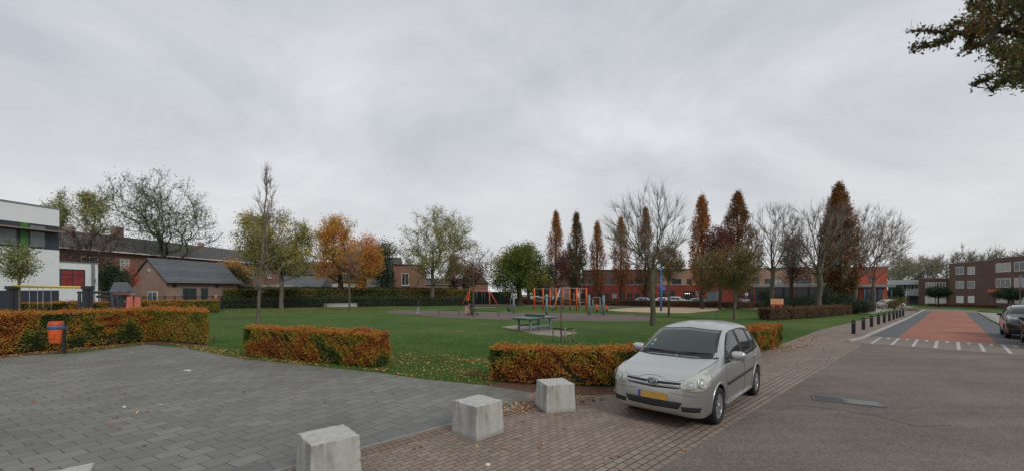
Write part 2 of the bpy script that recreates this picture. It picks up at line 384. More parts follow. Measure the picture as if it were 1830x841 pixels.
# sidewalk
LE = -2.66
far_edge = inst([(955, 700), (1040, 706), (1100, 704)]) + [rd(9.5, -5.25), rd(18.6, -5.0)] + inst([(1425, 604), (1461, 590), (1496, 581.5), (1530, 573.5), (1562, 566), (1600, 559.5), (1625, 550)])
sheet('sidewalk', [rd(-16, -6.15), rd(5.9, -6.15)] + far_edge + [rd(86, -2.9), rd(24.6, -2.9), rd(23.6, LE), rd(-16, LE)], .008, clinker)
sheet('sidewalk_edge_bricks', [rd(-16, -6.06), rd(-16, -6.15), rd(6.6, -6.15), rd(6.6, -6.06)], .014, mat('edge strip', (.21, .19, .165), .85, .25, 6))
sheet('sidewalk_soldier_course', [rd(-16, -5.80), rd(-16, -6.02), rd(6.3, -6.02), rd(6.3, -5.80)], .012, soldier)
sheet('square_border_slabs', [rd(-16, -6.15), rd(-16, -6.55), rd(5.6, -6.55), rd(5.9, -6.15)], .008, borderpave)
sheet('gutter', [rd(-16, LE), rd(-16, LE - .62), rd(20, LE - .62), rd(23.6, LE - .1), rd(23.6, LE)], .012, clinkg)
sheet('road', [rd(-16, LE), rd(23.9, LE), rd(23.9, 40), rd(-16, 40)], .008, asph)
# damp repaired trench round the drain
sheet('road_patch', [rd(9.2, LE + .02)] + inst([(1470, 700.5), (1560, 709), (1574, 716), (1700, 760), (1640, 762), (1560, 742), (1430, 723)]) + [rd(8.2, LE + .02)], .013, wetasph)
# raised crossing with piano teeth
U0, U1 = 23.9, 27.9
sheet('ramp', [rd(U0, LE - .3), rd(U1, LE - .3), rd(U1, 9), rd(U0, 9)], .014, rampave)
sheet('ramp_front_line', [rd(U1 - .07, -2.75), rd(U1 + .01, -2.75), rd(U1 + .01, 6), rd(U1 - .07, 6)], .020, white_paint)
for i in range(14):
    v = -2.4 + i * .66
    sheet('ramp_tooth', [rd(U1 - 3.7, v - .05), rd(U1 - .12, v - .055), rd(U1 - .12, v + .055), rd(U1 - 3.7, v + .05)], .018, white_paint)
    sheet('ramp_tooth', [rd(U1 - .9, v + .28), rd(U1 - .12, v + .275), rd(U1 - .12, v + .38), rd(U1 - .9, v + .375)], .018, white_paint)
# street beyond the crossing: grey | red | grey
sheet('road_border', [rd(U1, -2.78), rd(78, -2.5), rd(78, 2.3), rd(38, 2.4), rd(36, 5.2), rd(U1, 5.6)], .012, darkpave)
sheet('red_road', [rd(U1 + .02, -1.80), rd(50, -1.7), rd(80, -1.7), rd(80, 1.3), rd(50, 1.35), rd(U1 + .02, 1.42)], .017, redasph)
sheet('junction', [rd(78, -9), rd(90, -12), rd(92, 12), rd(78, 8)], .008, clinker)
sheet('far_sidewalk', [rd(38, 2.75), rd(78, 2.6), rd(78, 5.2), rd(40, 5.6)], .06, lightpave)
sheet('parking_lot', inst([(1560, 560), (1600, 551), (1640, 547), (1600, 545), (1575, 546), (1520, 553)]), .010, lightpave)
kb = MB()
def kerb(path, w=.14, h=.10, name='kerb', m=conc):
    b = MB()
    for (x0, y0), (x1, y1) in zip(path[:-1], path[1:]):
        p, q = Vector((x0, y0, gz(x0, y0) + h / 2 - .02)), Vector((x1, y1, gz(x1, y1) + h / 2 - .02)); b.bar(p, q, w, h + .04)
    o = b.build(name, m); o['kind'] = 'structure'; return o
kerb([rd(24.3, -3.2), rd(26.2, -2.92), rd(30, -2.86), rd(50, -2.66), rd(84, -2.6)])
kerb([rd(36.2, 5.2), rd(38, 2.66), rd(56, 2.5), rd(76, 2.45)])
# playing field surfaces
sheet('path', inst([(690, 555), (715, 553), (745, 553.5), (905, 557), (1000, 558.5), (1090, 560), (1165, 562.5), (1164, 573), (1080, 573), (1000, 572), (900, 570), (800, 566.5), (740, 561), (690, 557.5)]), .006, pathm)
sheet('sand_pit', inst([(1080, 553), (1120, 549.5), (1185, 547.6), (1290, 547.5), (1296, 550), (1280, 554), (1230, 558.5), (1150, 557), (1110, 555.5)]), .006, sandm)
sheet('table_slab', inst([(895, 583), (925, 580), (1034, 594), (1000, 601), (960, 597)]), .008, mat('slab', (.25, .21, .17), .9, .15, 2))
sheet('swing_mat', inst([(826, 548.5), (886, 547.5), (890, 549), (830, 550)]), .008, matm)

# drain in the road
dr = thing('drain_cover', 'rectangular metal drain grating set in a damp asphalt patch', 'drain cover', (*G(1513, 717), .016), R(46.7 - 90))
def drain():
    fr = MB(); fr.box(-.60, .60, -.26, -.22, 0, .012).box(-.60, .60, .22, .26, 0, .012).box(-.60, -.56, -.22, .22, 0, .012).box(.56, .60, -.22, .22, 0, .012).box(-.06, .0, -.22, .22, 0, .012)
    fr.build('frame', mat('drain iron', (.12, .117, .115), .5, .3, 12, metal=.4), dr)
    g = MB(); rr = mat('grate iron', (.12, .12, .125), .55, .3, 15, metal=.5)
    for i in range(11): x = -.54 + i * .046; g.box(x, x + .022, -.218, .218, .001, .011)
    for i in range(6): y = -.2 + i * .075; g.box(-.555, -.065, y, y + .018, .0012, .0105)
    g.build('grate', rr, dr)
    p = MB(); p.box(.002, .558, -.218, .218, 0, .009); p.build('lid', mat('lid concrete', (.16, .158, .155), .7, .15, 8), dr)
drain()
dr.rotation_euler[2] = R(-28)

# ------------------------------------------------------------------ concrete blocks
blockm = bpy.data.materials.new('weathered concrete'); blockm.use_nodes = True
def _bm():
    t = blockm.node_tree; b = t.nodes['Principled BSDF']; L = t.links.new; b.inputs['Roughness'].default_value = .88
    tc = t.nodes.new('ShaderNodeTexCoord')
    mp = t.nodes.new('ShaderNodeMapping'); mp.inputs['Scale'].default_value = (7, 7, 1.1); L(tc.outputs['Object'], mp.inputs[0])
    n = t.nodes.new('ShaderNodeTexNoise'); n.inputs['Scale'].default_value = 1.2; n.inputs['Detail'].default_value = 6; L(mp.outputs[0], n.inputs['Vector'])
    r = t.nodes.new('ShaderNodeValToRGB'); r.color_ramp.elements[0].position = .36; r.color_ramp.elements[0].color = (.17, .155, .12, 1); r.color_ramp.elements[1].position = .58; r.color_ramp.elements[1].color = (.40, .395, .37, 1)
    L(n.outputs[0], r.inputs[0])
    n2 = t.nodes.new('ShaderNodeTexNoise'); n2.inputs['Scale'].default_value = 9; n2.inputs['Detail'].default_value = 5; L(tc.outputs['Object'], n2.inputs['Vector'])
    r2 = t.nodes.new('ShaderNodeValToRGB'); r2.color_ramp.elements[0].position = .3; r2.color_ramp.elements[0].color = (.33, .325, .30, 1); r2.color_ramp.elements[1].position = .7; r2.color_ramp.elements[1].color = (.44, .435, .41, 1); L(n2.outputs[0], r2.inputs[0])
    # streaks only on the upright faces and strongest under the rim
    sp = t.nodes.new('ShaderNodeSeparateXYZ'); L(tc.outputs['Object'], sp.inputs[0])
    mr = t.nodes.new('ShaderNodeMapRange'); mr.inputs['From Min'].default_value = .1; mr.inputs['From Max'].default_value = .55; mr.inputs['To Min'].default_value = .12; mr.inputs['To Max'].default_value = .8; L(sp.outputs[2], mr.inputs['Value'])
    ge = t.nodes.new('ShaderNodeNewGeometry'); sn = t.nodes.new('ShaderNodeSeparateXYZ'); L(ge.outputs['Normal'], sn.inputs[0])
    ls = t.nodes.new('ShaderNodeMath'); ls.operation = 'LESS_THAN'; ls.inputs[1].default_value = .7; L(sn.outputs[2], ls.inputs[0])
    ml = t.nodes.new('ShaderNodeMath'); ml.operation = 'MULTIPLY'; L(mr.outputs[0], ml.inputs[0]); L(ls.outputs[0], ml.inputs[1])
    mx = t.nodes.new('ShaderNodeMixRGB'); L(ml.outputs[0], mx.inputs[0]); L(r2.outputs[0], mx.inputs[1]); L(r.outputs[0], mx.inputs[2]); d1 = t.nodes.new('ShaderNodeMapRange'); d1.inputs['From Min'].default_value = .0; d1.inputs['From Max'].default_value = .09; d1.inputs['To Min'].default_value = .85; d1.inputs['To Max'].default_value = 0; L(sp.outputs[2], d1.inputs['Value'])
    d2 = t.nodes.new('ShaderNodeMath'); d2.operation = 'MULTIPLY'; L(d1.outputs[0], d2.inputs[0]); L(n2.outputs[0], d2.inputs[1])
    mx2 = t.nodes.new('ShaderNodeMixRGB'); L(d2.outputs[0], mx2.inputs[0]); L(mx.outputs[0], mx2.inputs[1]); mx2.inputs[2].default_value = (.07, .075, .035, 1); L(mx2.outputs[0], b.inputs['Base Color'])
    bp = t.nodes.new('ShaderNodeBump'); bp.inputs['Strength'].default_value = .35; bp.inputs['Distance'].default_value = .01
    n3 = t.nodes.new('ShaderNodeTexNoise'); n3.inputs['Scale'].default_value = 55; n3.inputs['Detail'].default_value = 4; L(tc.outputs['Object'], n3.inputs['Vector']); L(n3.outputs[0], bp.inputs['Height']); L(bp.outputs[0], b.inputs['Normal'])
_bm()
def block(loc, rz, label, seed):
    b = MB(); t, w, h = .292, .312, .545; rg = random.Random(seed)
    ring = lambda s, z: [(-s, -s, z), (s, -s, z), (s, s, z), (-s, s, z)]
    b.add(ring(w, 0) + ring(t, h - .012) + ring(t - .012, h), [(0, 1, 5, 4), (1, 2, 6, 5), (2, 3, 7, 6), (3, 0, 4, 7), (4, 5, 9, 8), (5, 6, 10, 9), (6, 7, 11, 10), (7, 4, 8, 11), (8, 9, 10, 11)])
    o = b.build('concrete_block', blockm, None, bevel=.008)
    bm = bmesh.new(); bm.from_mesh(o.data); bmesh.ops.subdivide_edges(bm, edges=[e for e in bm.edges if e.calc_length() > .1], cuts=9, use_grid_fill=True); bm.normal_update()
    for v in bm.verts:
        p = v.co; k = noise.noise(p * 9 + Vector((seed * 7, 0, 0))) * .0022 + noise.noise(p * 40 + Vector((seed, 3, 0))) * .0015
        ed = (abs(p.x) > t - .02) + (abs(p.y) > t - .02) + (p.z > h - .02)
        if ed >= 2: k -= max(0, noise.noise(p * 16 + Vector((seed * 3, 9, 2)))) * .018
        v.co += v.normal * k
    bm.to_mesh(o.data); bm.free()
    o.location = (*loc, .008); o.rotation_euler = (0, 0, R(rz))
    tag(o, label, 'concrete block', 'concrete blocks along the edge of the square')
block((.87, 8.35), 17, 'tapered concrete block nearest the silver car, by the end of the hedge', 1)
block((-.575, 6.93), 47, 'weathered concrete block with dark streaks, between two others on the brick sidewalk', 2)
block((-2.36, 5.31), 42, 'concrete block cut off by the bottom of the picture, left of the streaked one', 3)
block((-4.53, 4.03), 38, 'concrete block with only its top corner showing at the bottom left', 4)

# ------------------------------------------------------------------ hedges
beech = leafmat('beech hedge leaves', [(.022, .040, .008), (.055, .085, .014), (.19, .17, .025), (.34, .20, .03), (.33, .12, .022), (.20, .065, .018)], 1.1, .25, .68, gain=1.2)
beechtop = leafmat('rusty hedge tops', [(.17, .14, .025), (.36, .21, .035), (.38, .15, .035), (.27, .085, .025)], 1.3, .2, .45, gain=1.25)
beechgreen = leafmat('greener hedge leaves', [(.03, .05, .01), (.075, .10, .016), (.19, .18, .025), (.28, .19, .03), (.26, .10, .022)], .7, .2, .45, gain=1.2)
hbrown = leafmat('brown hedge leaves', [(.045, .04, .02), (.095, .06, .032), (.14, .07, .04), (.10, .045, .03)], .5, .15, .4)
hdark = leafmat('dark shrub leaves', [(.012, .022, .012), (.025, .042, .02), (.04, .055, .028), (.045, .05, .032)], .5, .1, .4)
hmix = leafmat('tall hedge leaves', [(.03, .045, .012), (.07, .085, .02), (.13, .11, .028), (.17, .09, .03)], .25, .15, .6)
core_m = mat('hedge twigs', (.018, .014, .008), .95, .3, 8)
def hedge(name, label, path, w, h, leaf, dens, size, m, topm=None, seed=1, group=None, cat='hedge', wob=.08, base=0.06, endp=None):
    rng = np.random.default_rng(seed)
    P = [Vector((x, y, 0)) for x, y in path]; o0 = P[0]; ox, oy = path[0]; oz = gz(ox, oy)
    root = thing(name, label, cat, (ox, oy, oz), 0, group)
    C = []; N = []; core = MB(); ncol = []
    perps = []
    for i in range(len(P)):
        d = (P[min(i + 1, len(P) - 1)] - P[max(i - 1, 0)]).normalized(); perps.append(Vector((-d.y, d.x, 0)))
    if endp: perps[-1] = Vector((*endp, 0))
    for i in range(len(P) - 1):
        A, B = np.array(P[i]), np.array(P[i + 1]); pa, pb = np.array(perps[i]), np.array(perps[i + 1]); L = np.linalg.norm(B - A)
        for side, area in ((1, L * h), (-1, L * h), (0, L * w)):
            n = int(area * dens); s = rng.random(n); t = rng.random(n)
            c = A + (B - A) * s[:, None]; pp = pa + (pb - pa) * s[:, None]
            if side:
                z = base + t * (h - base); c = c + pp * (side * (w / 2 - .07 * np.clip((z - h + .17) / .17, 0, 1) ** 2))[:, None]; nr = pp * side
            else:
                c = c + pp * ((t - .5) * w)[:, None]; z = h - .06 * np.clip((np.abs(t - .5) * w - w / 2 + .15) / .15, 0, 1) ** 2; nr = np.tile([0, 0, 1.], (n, 1))
            c[:, 2] = z; C.append(c); N.append(nr)
    for e, j, sg in ((0, 0, -1), (len(P) - 1, 0, 1)):
        n = int(w * h * dens); t = (rng.random(n) - .5) * w; pp = np.array(perps[e])
        d = np.array((P[1] - P[0]).normalized() if e == 0 else (P[-1] - P[-2]).normalized()) * sg
        c = np.array(P[e]) + pp * t[:, None]; c[:, 2] = base + rng.random(n) * (h - base); C.append(c); N.append(np.tile(d, (n, 1)))
    C = np.concatenate(C); N = np.concatenate(N)
    # clipped surface wobble + depth
    k = 2.6
    wobv = (np.sin(C[:, 0] * k + 1.3 * C[:, 2]) + np.sin(C[:, 1] * k * 1.3 - 2 * C[:, 2] + 1) + np.sin(C[:, 0] * 7.1 + C[:, 1] * 5.3 + C[:, 2] * 8) + .8 * np.sin(C[:, 0] * 15 - C[:, 1] * 9 + C[:, 2] * 17)) / 3 * wob
    dep = rng.exponential(.035, len(C)) * (leaf / .06); out = rng.random(len(C)) < .07
    C = C + N * (wobv - dep + out * rng.random(len(C)) * leaf * 1.6)[:, None]
    # round the top edges a little
    gzv = np.array([gz(a, b) for a, b in C[:, :2]]) if abs(gz(*path[-1])) + abs(oz) > 0 else 0
    istop = C[:, 2] > h - .09
    hol = np.sin(C[:, 0] * 5.1 + C[:, 2] * 3) + np.sin(C[:, 1] * 6.3 - C[:, 2] * 7) + np.sin(C[:, 0] * 11 + C[:, 2] * 13); low = ((C[:, 2] < .28 * h) & (rng.random(len(C)) < .45)) | ((hol > 1.6) & (rng.random(len(C)) < .35)); keep = ~low
    C[:, 2] += gzv; C -= np.array([ox, oy, oz]); C, N, istop = C[keep], N[keep], istop[keep]
    V, Fq = leaf_arrays(rng, C, leaf, N, .65)
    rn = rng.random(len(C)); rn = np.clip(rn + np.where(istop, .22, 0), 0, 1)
    if topm is not None:
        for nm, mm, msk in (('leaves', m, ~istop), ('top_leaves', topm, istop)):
            V, Fq = leaf_arrays(rng, C[msk], leaf, N[msk], .65); quads(nm, V, Fq, mm, root, rn[msk])
    else: quads('leaves', V, Fq, m, root, rn)
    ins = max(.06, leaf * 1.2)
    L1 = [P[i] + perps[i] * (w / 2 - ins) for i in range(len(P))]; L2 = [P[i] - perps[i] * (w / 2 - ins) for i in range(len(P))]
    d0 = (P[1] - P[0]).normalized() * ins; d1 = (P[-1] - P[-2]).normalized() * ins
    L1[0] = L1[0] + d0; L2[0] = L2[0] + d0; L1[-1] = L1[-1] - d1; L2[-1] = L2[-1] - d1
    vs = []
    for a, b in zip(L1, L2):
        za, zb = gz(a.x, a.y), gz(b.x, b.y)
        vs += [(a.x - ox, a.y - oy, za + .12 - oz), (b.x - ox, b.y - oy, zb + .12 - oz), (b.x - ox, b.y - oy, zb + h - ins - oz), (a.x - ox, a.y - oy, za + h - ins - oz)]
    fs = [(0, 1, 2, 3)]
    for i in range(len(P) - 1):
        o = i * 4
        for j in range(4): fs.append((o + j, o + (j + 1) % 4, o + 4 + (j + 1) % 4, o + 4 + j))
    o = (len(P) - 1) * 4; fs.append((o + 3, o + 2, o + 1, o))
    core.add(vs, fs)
    # stems at the foot
    rg = random.Random(seed)
    for i in range(len(P) - 1):
        n = int((P[i + 1] - P[i]).length / max(.18, size))
        for k in range(n):
            p = P[i].lerp(P[i + 1], (k + rg.random()) / max(1, n)) + perps[i] * rg.uniform(-w * .3, w * .3)
            z = gz(p.x, p.y) - oz; core.tube([(p.x - ox, p.y - oy, z), (p.x - ox + rg.uniform(-.05, .05), p.y - oy, z + .3)], [.014, .01], 5, False)
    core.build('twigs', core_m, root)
    return root

def off(p, dx, dy): return (p[0] + dx, p[1] + dy)
# front middle hedge
a, b = G(435, 636), G(690, 658)
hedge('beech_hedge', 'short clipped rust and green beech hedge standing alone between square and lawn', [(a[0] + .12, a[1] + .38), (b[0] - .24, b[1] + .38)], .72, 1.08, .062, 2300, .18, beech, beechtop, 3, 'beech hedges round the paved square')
# hedge behind the silver car
p0 = G(880, 684)
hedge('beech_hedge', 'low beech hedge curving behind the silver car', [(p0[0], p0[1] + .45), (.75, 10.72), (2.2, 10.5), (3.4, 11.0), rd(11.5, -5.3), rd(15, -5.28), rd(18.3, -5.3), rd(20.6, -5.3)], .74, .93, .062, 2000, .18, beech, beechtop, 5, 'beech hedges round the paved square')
# left hedge
a, b, c = G(-60, 638), G(262, 608), G(371, 616)
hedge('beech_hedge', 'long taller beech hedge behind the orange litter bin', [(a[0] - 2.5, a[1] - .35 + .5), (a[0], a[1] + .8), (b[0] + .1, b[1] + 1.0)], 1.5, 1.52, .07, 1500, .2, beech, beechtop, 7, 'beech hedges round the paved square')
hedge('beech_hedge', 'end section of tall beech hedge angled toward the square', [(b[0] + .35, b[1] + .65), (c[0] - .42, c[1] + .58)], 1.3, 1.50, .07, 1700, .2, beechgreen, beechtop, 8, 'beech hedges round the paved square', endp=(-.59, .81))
# playground hedges further back
hedge('playground_hedge', 'low rusty hedge in front of the white school building', [at(-60, 25), at(262, 29)], .8, 1.62, .09, 500, .3, beech, beechtop, 9, 'hedges round the playground')
hedge('playground_hedge', 'low hedge with orange left half in front of the brick shed', [at(255, 40), at(328, 42.5)], .9, 1.35, .11, 420, .3, beechtop, None, 10, 'hedges round the playground')
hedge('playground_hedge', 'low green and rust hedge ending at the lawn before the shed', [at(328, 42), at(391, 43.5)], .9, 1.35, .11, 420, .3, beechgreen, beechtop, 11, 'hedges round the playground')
# boundary hedge
hedge('boundary_hedge', 'tall clipped green hedge with brownish top along the back of the lawn', [at(400, 55.5), at(520, 59), at(640, 62), at(760, 66), at(845, 70)], 1.2, 2.55, .2, 110, 1, hmix, None, 12)
hedge('rear_hedge', 'dark evergreen hedge top showing behind the tall clipped hedge', [at(395, 62), at(560, 66), at(700, 70), at(818, 73)], 1.0, 2.85, .2, 90, 1, hdark, None, 13)
hedge('shrub_border', 'dark low evergreen shrubs planted at the foot of the tall hedge', [at(395, 53.5), at(520, 56.6), at(640, 60), at(760, 63.5), at(832, 67)], 1.7, 1.25, .17, 150, 1, hdark, None, 14, None, 'shrubs', .25)
# field edge, right
hedge('low_hedge', 'long low brown hedge between the play field and the parked cars', [G(905, 543), G(1010, 545), G(1120, 546), G(1230, 548.5), G(1300, 550.5), G(1345, 550.5)], 1.0, 1.0, .14, 230, .5, hbrown, None, 15)
hedge('low_hedge', 'clipped brown hedge behind the orange notice board', [G(1366, 571), G(1440, 567), G(1500, 561.5), G(1553, 555.5)], 1.1, 1.0, .10, 420, .4, hbrown, None, 16)
hedge('low_hedge', 'far brown hedge in front of the red building entrance', [G(1350, 549.5), G(1440, 549), G(1530, 547)], .9, .95, .15, 180, .5, hbrown, None, 17)

# ------------------------------------------------------------------ loose things on the ground
def scatter(name, label, cat, polys, counts, size, m, seed, lift=.02, flat=True, wts=None):
    rng = np.random.default_rng(seed); C = []
    for poly, n in zip(polys, counts):
        P = np.array(poly); lo, hi = P.min(0), P.max(0); got = 0; tries = 0
        while got < n and tries < 40:
            q = lo + rng.random((n * 3, 2)) * (hi - lo); q = q[poly_in(poly, q)]
            f = (np.sin(q[:, 0] * 1.7 + 1) + np.sin(q[:, 1] * 2.3) + np.sin((q[:, 0] + q[:, 1]) * 3.1) + 3) / 6
            q = q[rng.random(len(q)) < f ** 1.5 + .06][:n - got]; C.append(q); got += len(q); tries += 1
    C = np.concatenate(C); z = np.array([gz(*p) for p in C]); C = np.column_stack([C, z + lift])
    V, Fq = leaf_arrays(rng, C, size, None, 1, flat)
    o = quads(name, V, Fq, m, None, rng.random(len(C))); tag(o, label, cat, kind='stuff'); return o
fall = leafmat('fallen leaves', [(.09, .035, .015), (.22, .09, .03), (.33, .19, .05), (.38, .27, .12), (.16, .05, .02)], 2, .1, .25)
scatter('fallen_leaves', 'brown and orange fallen leaves lying under hedges and on the lawn', 'fallen leaves', [
    inst([(300, 612), (440, 625), (440, 640), (340, 626)]),
    inst([(425, 634), (700, 658), (690, 664), (425, 641)]),
    inst([(690, 625), (880, 640), (880, 692), (700, 668)]),
    inst([(800, 640), (880, 640), (880, 690), (800, 680)]),
    [rd(4.5, -5.9), rd(8, -5.0), rd(20, -4.7), rd(20, -5.2), rd(8, -5.6), rd(5.2, -6.6)],
    inst([(0, 632), (262, 608), (262, 616), (0, 640)]),
    inst([(380, 556), (1400, 556), (1400, 612), (380, 636)]),
    inst([(400, 549), (720, 546), (700, 556), (560, 560), (400, 566)]),
    SQ[1:-1] + [rd(-6, -6.3)],
    [rd(-3, LE), rd(-3, -6), rd(24, -5), rd(24, LE)],
    inst([(1424, 607), (1470, 594), (1440, 622), (1380, 632)]),
    ], [420, 520, 700, 380, 900, 600, 1700, 3200, 150, 140, 200], .075, fall, 21)
def mulch(poly, nm):
    sheet(nm, poly, .005, mat('leaf litter soil', (.10, .05, .03), .95, .35, 9, bump=.5))
mulch(inst([(0, 628), (262, 604), (372, 612), (372, 618), (262, 613), (0, 639)]), 'hedge_bed')
mulch(inst([(872, 676), (960, 684), (1090, 690), (1105, 706), (955, 701), (868, 688)]), 'hedge_bed')

# grass blades close enough to read as blades
def blades():
    rng = np.random.default_rng(5)
    reg = inst([(372, 612), (430, 600), (1400, 596), (1420, 606), (1150, 640), (870, 688), (760, 676), (690, 664), (435, 640), (372, 628)])
    n = 330000; Y = 738 * 2.4 / (517 + 738 * 2.4 / np.minimum(9.9 + rng.random(n) ** 1.25 * 26, 60) - HY); X = (rng.uniform(360, 1430, n) - CX) / F * Y; q = np.column_stack([X, Y]); q = q[poly_in(reg, q)]; q = q[rng.random(len(q)) < np.clip((27 - q[:, 1]) / 15, 0, 1)]
    cl = (np.sin(q[:, 0] * 2.1) + np.sin(q[:, 1] * 1.7 + 2) + np.sin(q[:, 0] * 5 + q[:, 1] * 4)) / 3
    n = len(q); h = .032 * (1 + .35 * cl) * rng.uniform(.6, 1.4, n) * (1 + q[:, 1] * .015); a = rng.uniform(0, 6.28, n); w = .006 * (1 + q[:, 1] * .06)
    V = np.zeros((n, 3, 3)); dx, dy = np.cos(a) * w, np.sin(a) * w; z = 0
    V[:, 0] = np.column_stack([q[:, 0] - dx, q[:, 1] - dy, np.zeros(n)]); V[:, 1] = np.column_stack([q[:, 0] + dx, q[:, 1] + dy, np.zeros(n)])
    V[:, 2] = np.column_stack([q[:, 0] + rng.normal(0, .022, n), q[:, 1] + rng.normal(0, .022, n), h])
    gm = leafmat('grass blades', [(.05, .11, .022), (.068, .142, .030), (.085, .155, .036), (.12, .165, .046)], .5, .4, .45, gain=1.25)
    o = quads('grass', V.reshape(-1, 3), np.arange(3 * n).reshape(n, 3), gm, None, rng.random(n)); tag(o, 'short dark green grass of the lawn', 'grass', kind='stuff')
blades()
def litter(name, label, cat, px, py, sx, sy, m, rz, seed):
    rg = random.Random(seed); b = MB(); n = 9
    top = [(sx * math.cos(t) * rg.uniform(.7, 1.1), sy * math.sin(t) * rg.uniform(.7, 1.1), rg.uniform(.008, .03)) for t in [2 * math.pi * i / n for i in range(n)]]
    bot = [(x * 1.04, y * 1.04, 0) for x, y, _ in top]
    b.add(top + bot + [(0, 0, .035)], [(i, (i + 1) % n, 2 * n) for i in range(n)] + [(n + i, n + (i + 1) % n, (i + 1) % n, i) for i in range(n)])
    o = b.build(name, m); o.location = (*G(px, py), .012); o.rotation_euler[2] = rz; tag(o, label, cat)
paperm = mat('crumpled paper', (.6, .58, .53), .8, .15, 20)
litter('litter', 'crumpled white paper scrap on the brown brick sidewalk', 'litter', 872, 832, .045, .03, paperm, .3, 3)
litter('litter', 'flat white paper scrap on the grey tiles of the square', 'litter', 336, 662, .11, .035, paperm, .2, 4)
litter('litter', 'small pale cup lid lying near the middle of the grey square', 'litter', 222, 728, .035, .02, paperm, .2, 6)
# ------------------------------------------------------------------ trees
bark = mat('grey bark', (.12, .10, .078), .9, .3, 6, bump=.4, bscale=25, stretch=(1, 1, .3))
barkdark = mat('dark bark', (.05, .042, .033), .9, .3, 6, bump=.4, bscale=25, stretch=(1, 1, .3))
barkgreen = mat('mossy bark', (.085, .08, .052), .9, .3, 5, bump=.4, bscale=25, stretch=(1, 1, .3))
twigm = mat('bare twigs', (.19, .165, .14), .9, .2, 2)

def grow(rng, trunk, targets, bf, seg, up=.25, free_from=0.8):
    """greedy branching: each target joins the node with the least (distance + bf * way back to the root)"""
    pos = [np.array(p, float) for p in trunk]; par = [-1] + list(range(len(trunk) - 1))
    path = [0.0]
    for i in range(1, len(pos)): path.append(path[-1] + np.linalg.norm(pos[i] - pos[i - 1]))
    path = list(path); nb = max(1, int(len(trunk) * free_from))
    cap = 20000; A = np.empty((cap, 3)); PL = np.empty(cap); n = len(pos); A[:n] = pos; PL[:n] = path
    block = np.zeros(cap, bool); block[:nb] = True
    order = np.argsort(np.linalg.norm(targets - pos[-1 if free_from > .6 else nb], axis=1))
    par = list(par); tips = []; tid = []
    for oi in order:
        t = targets[oi]
        d = np.linalg.norm(A[:n] - t, axis=1); down = np.maximum(0, A[:n, 2] - t[2])
        c = d + bf * PL[:n] + .9 * down + block[:n] * 1e6; i = int(np.argmin(c)); D = d[i]
        if D < 1e-3: continue
        k = int(min(7, max(1, round(D / seg)))); p = A[i]; j = par[i]
        pd = (p - A[j]) if j >= 0 else np.array([0, 0, 1.]); pd = pd / (np.linalg.norm(pd) + 1e-9)
        ctrl = p + (t - p) * .45 + pd * D * .14 + np.array([0, 0, 1.]) * D * up * .3 * 0 - np.array([0, 0, 1.]) * D * up * .5
        prev = i
        for s in range(1, k + 1):
            q = s / k; b = (1 - q) ** 2 * p + 2 * q * (1 - q) * ctrl + q * q * t
            if s < k: b = b + rng.normal(0, .05 * D / k, 3)
            A[n] = b; PL[n] = PL[prev] + np.linalg.norm(b - A[prev]); par.append(prev); prev = n; n += 1
        tips.append(prev); tid.append(oi)
    return A[:n].copy(), np.array(par), np.array(tips), np.array(tid)

def radii(par, rb, rmin, expo=.56):
    n = len(par); cnt = np.zeros(n); kids = np.zeros(n, int)
    for i in range(n):
        if par[i] >= 0: kids[par[i]] += 1
    cnt[kids == 0] = 1
    for i in range(n - 1, 0, -1): cnt[par[i]] += cnt[i]
    r = np.maximum(rmin, rb * (cnt / cnt[0]) ** expo); return r, kids

def tubes_np(A, par, r, nsel, sides):
    """frusta for the edges par -> i of nsel"""
    if len(nsel) == 0: return np.zeros((0, 3)), np.zeros((0, 4), int)
    n = len(A); d = np.zeros((n, 3)); d[1:] = A[1:] - A[par[1:]]; d[0] = (0, 0, 1)
    # main child of each node
    main = -np.ones(n, int); best = np.zeros(n)
    for i in range(1, n):
        if r[i] > best[par[i]]: best[par[i]] = r[i]; main[par[i]] = i
    dn = d / (np.linalg.norm(d, axis=1)[:, None] + 1e-9); nd = dn.copy(); mk = main >= 0; nd[mk] = dn[mk] + dn[main[mk]]; nd /= np.linalg.norm(nd, axis=1)[:, None] + 1e-9
    i = nsel; p = par[i]; ismain = main[p] == i
    ax0 = np.where(ismain[:, None], nd[p], dn[i]); r0 = np.where(ismain, r[p], np.minimum(r[p], r[i] * 1.25)); ax1 = nd[i]; r1 = r[i]
    def ring(c, ax, rr):
        ref = np.tile([1., .13, 0], (len(c), 1)); u = ref - (ref * ax).sum(1)[:, None] * ax; ln = np.linalg.norm(u, axis=1)
        bad = ln < .25; ref[bad] = [0, .2, 1.]; u = ref - (ref * ax).sum(1)[:, None] * ax; u /= np.linalg.norm(u, axis=1)[:, None]
        v = np.cross(ax, u); t = np.arange(sides) * 2 * math.pi / sides
        return c[:, None, :] + (u[:, None, :] * np.cos(t)[None, :, None] + v[:, None, :] * np.sin(t)[None, :, None]) * rr[:, None, None]
    V = np.concatenate([ring(A[p], ax0, r0), ring(A[i], ax1, r1)], 1).reshape(-1, 3)
    base = np.arange(len(i))[:, None] * 2 * sides; j = np.arange(sides); j2 = (j + 1) % sides
    f = np.stack([base + j, base + j2, base + sides + j2, base + sides + j], -1).reshape(-1, 4)
    return V, f

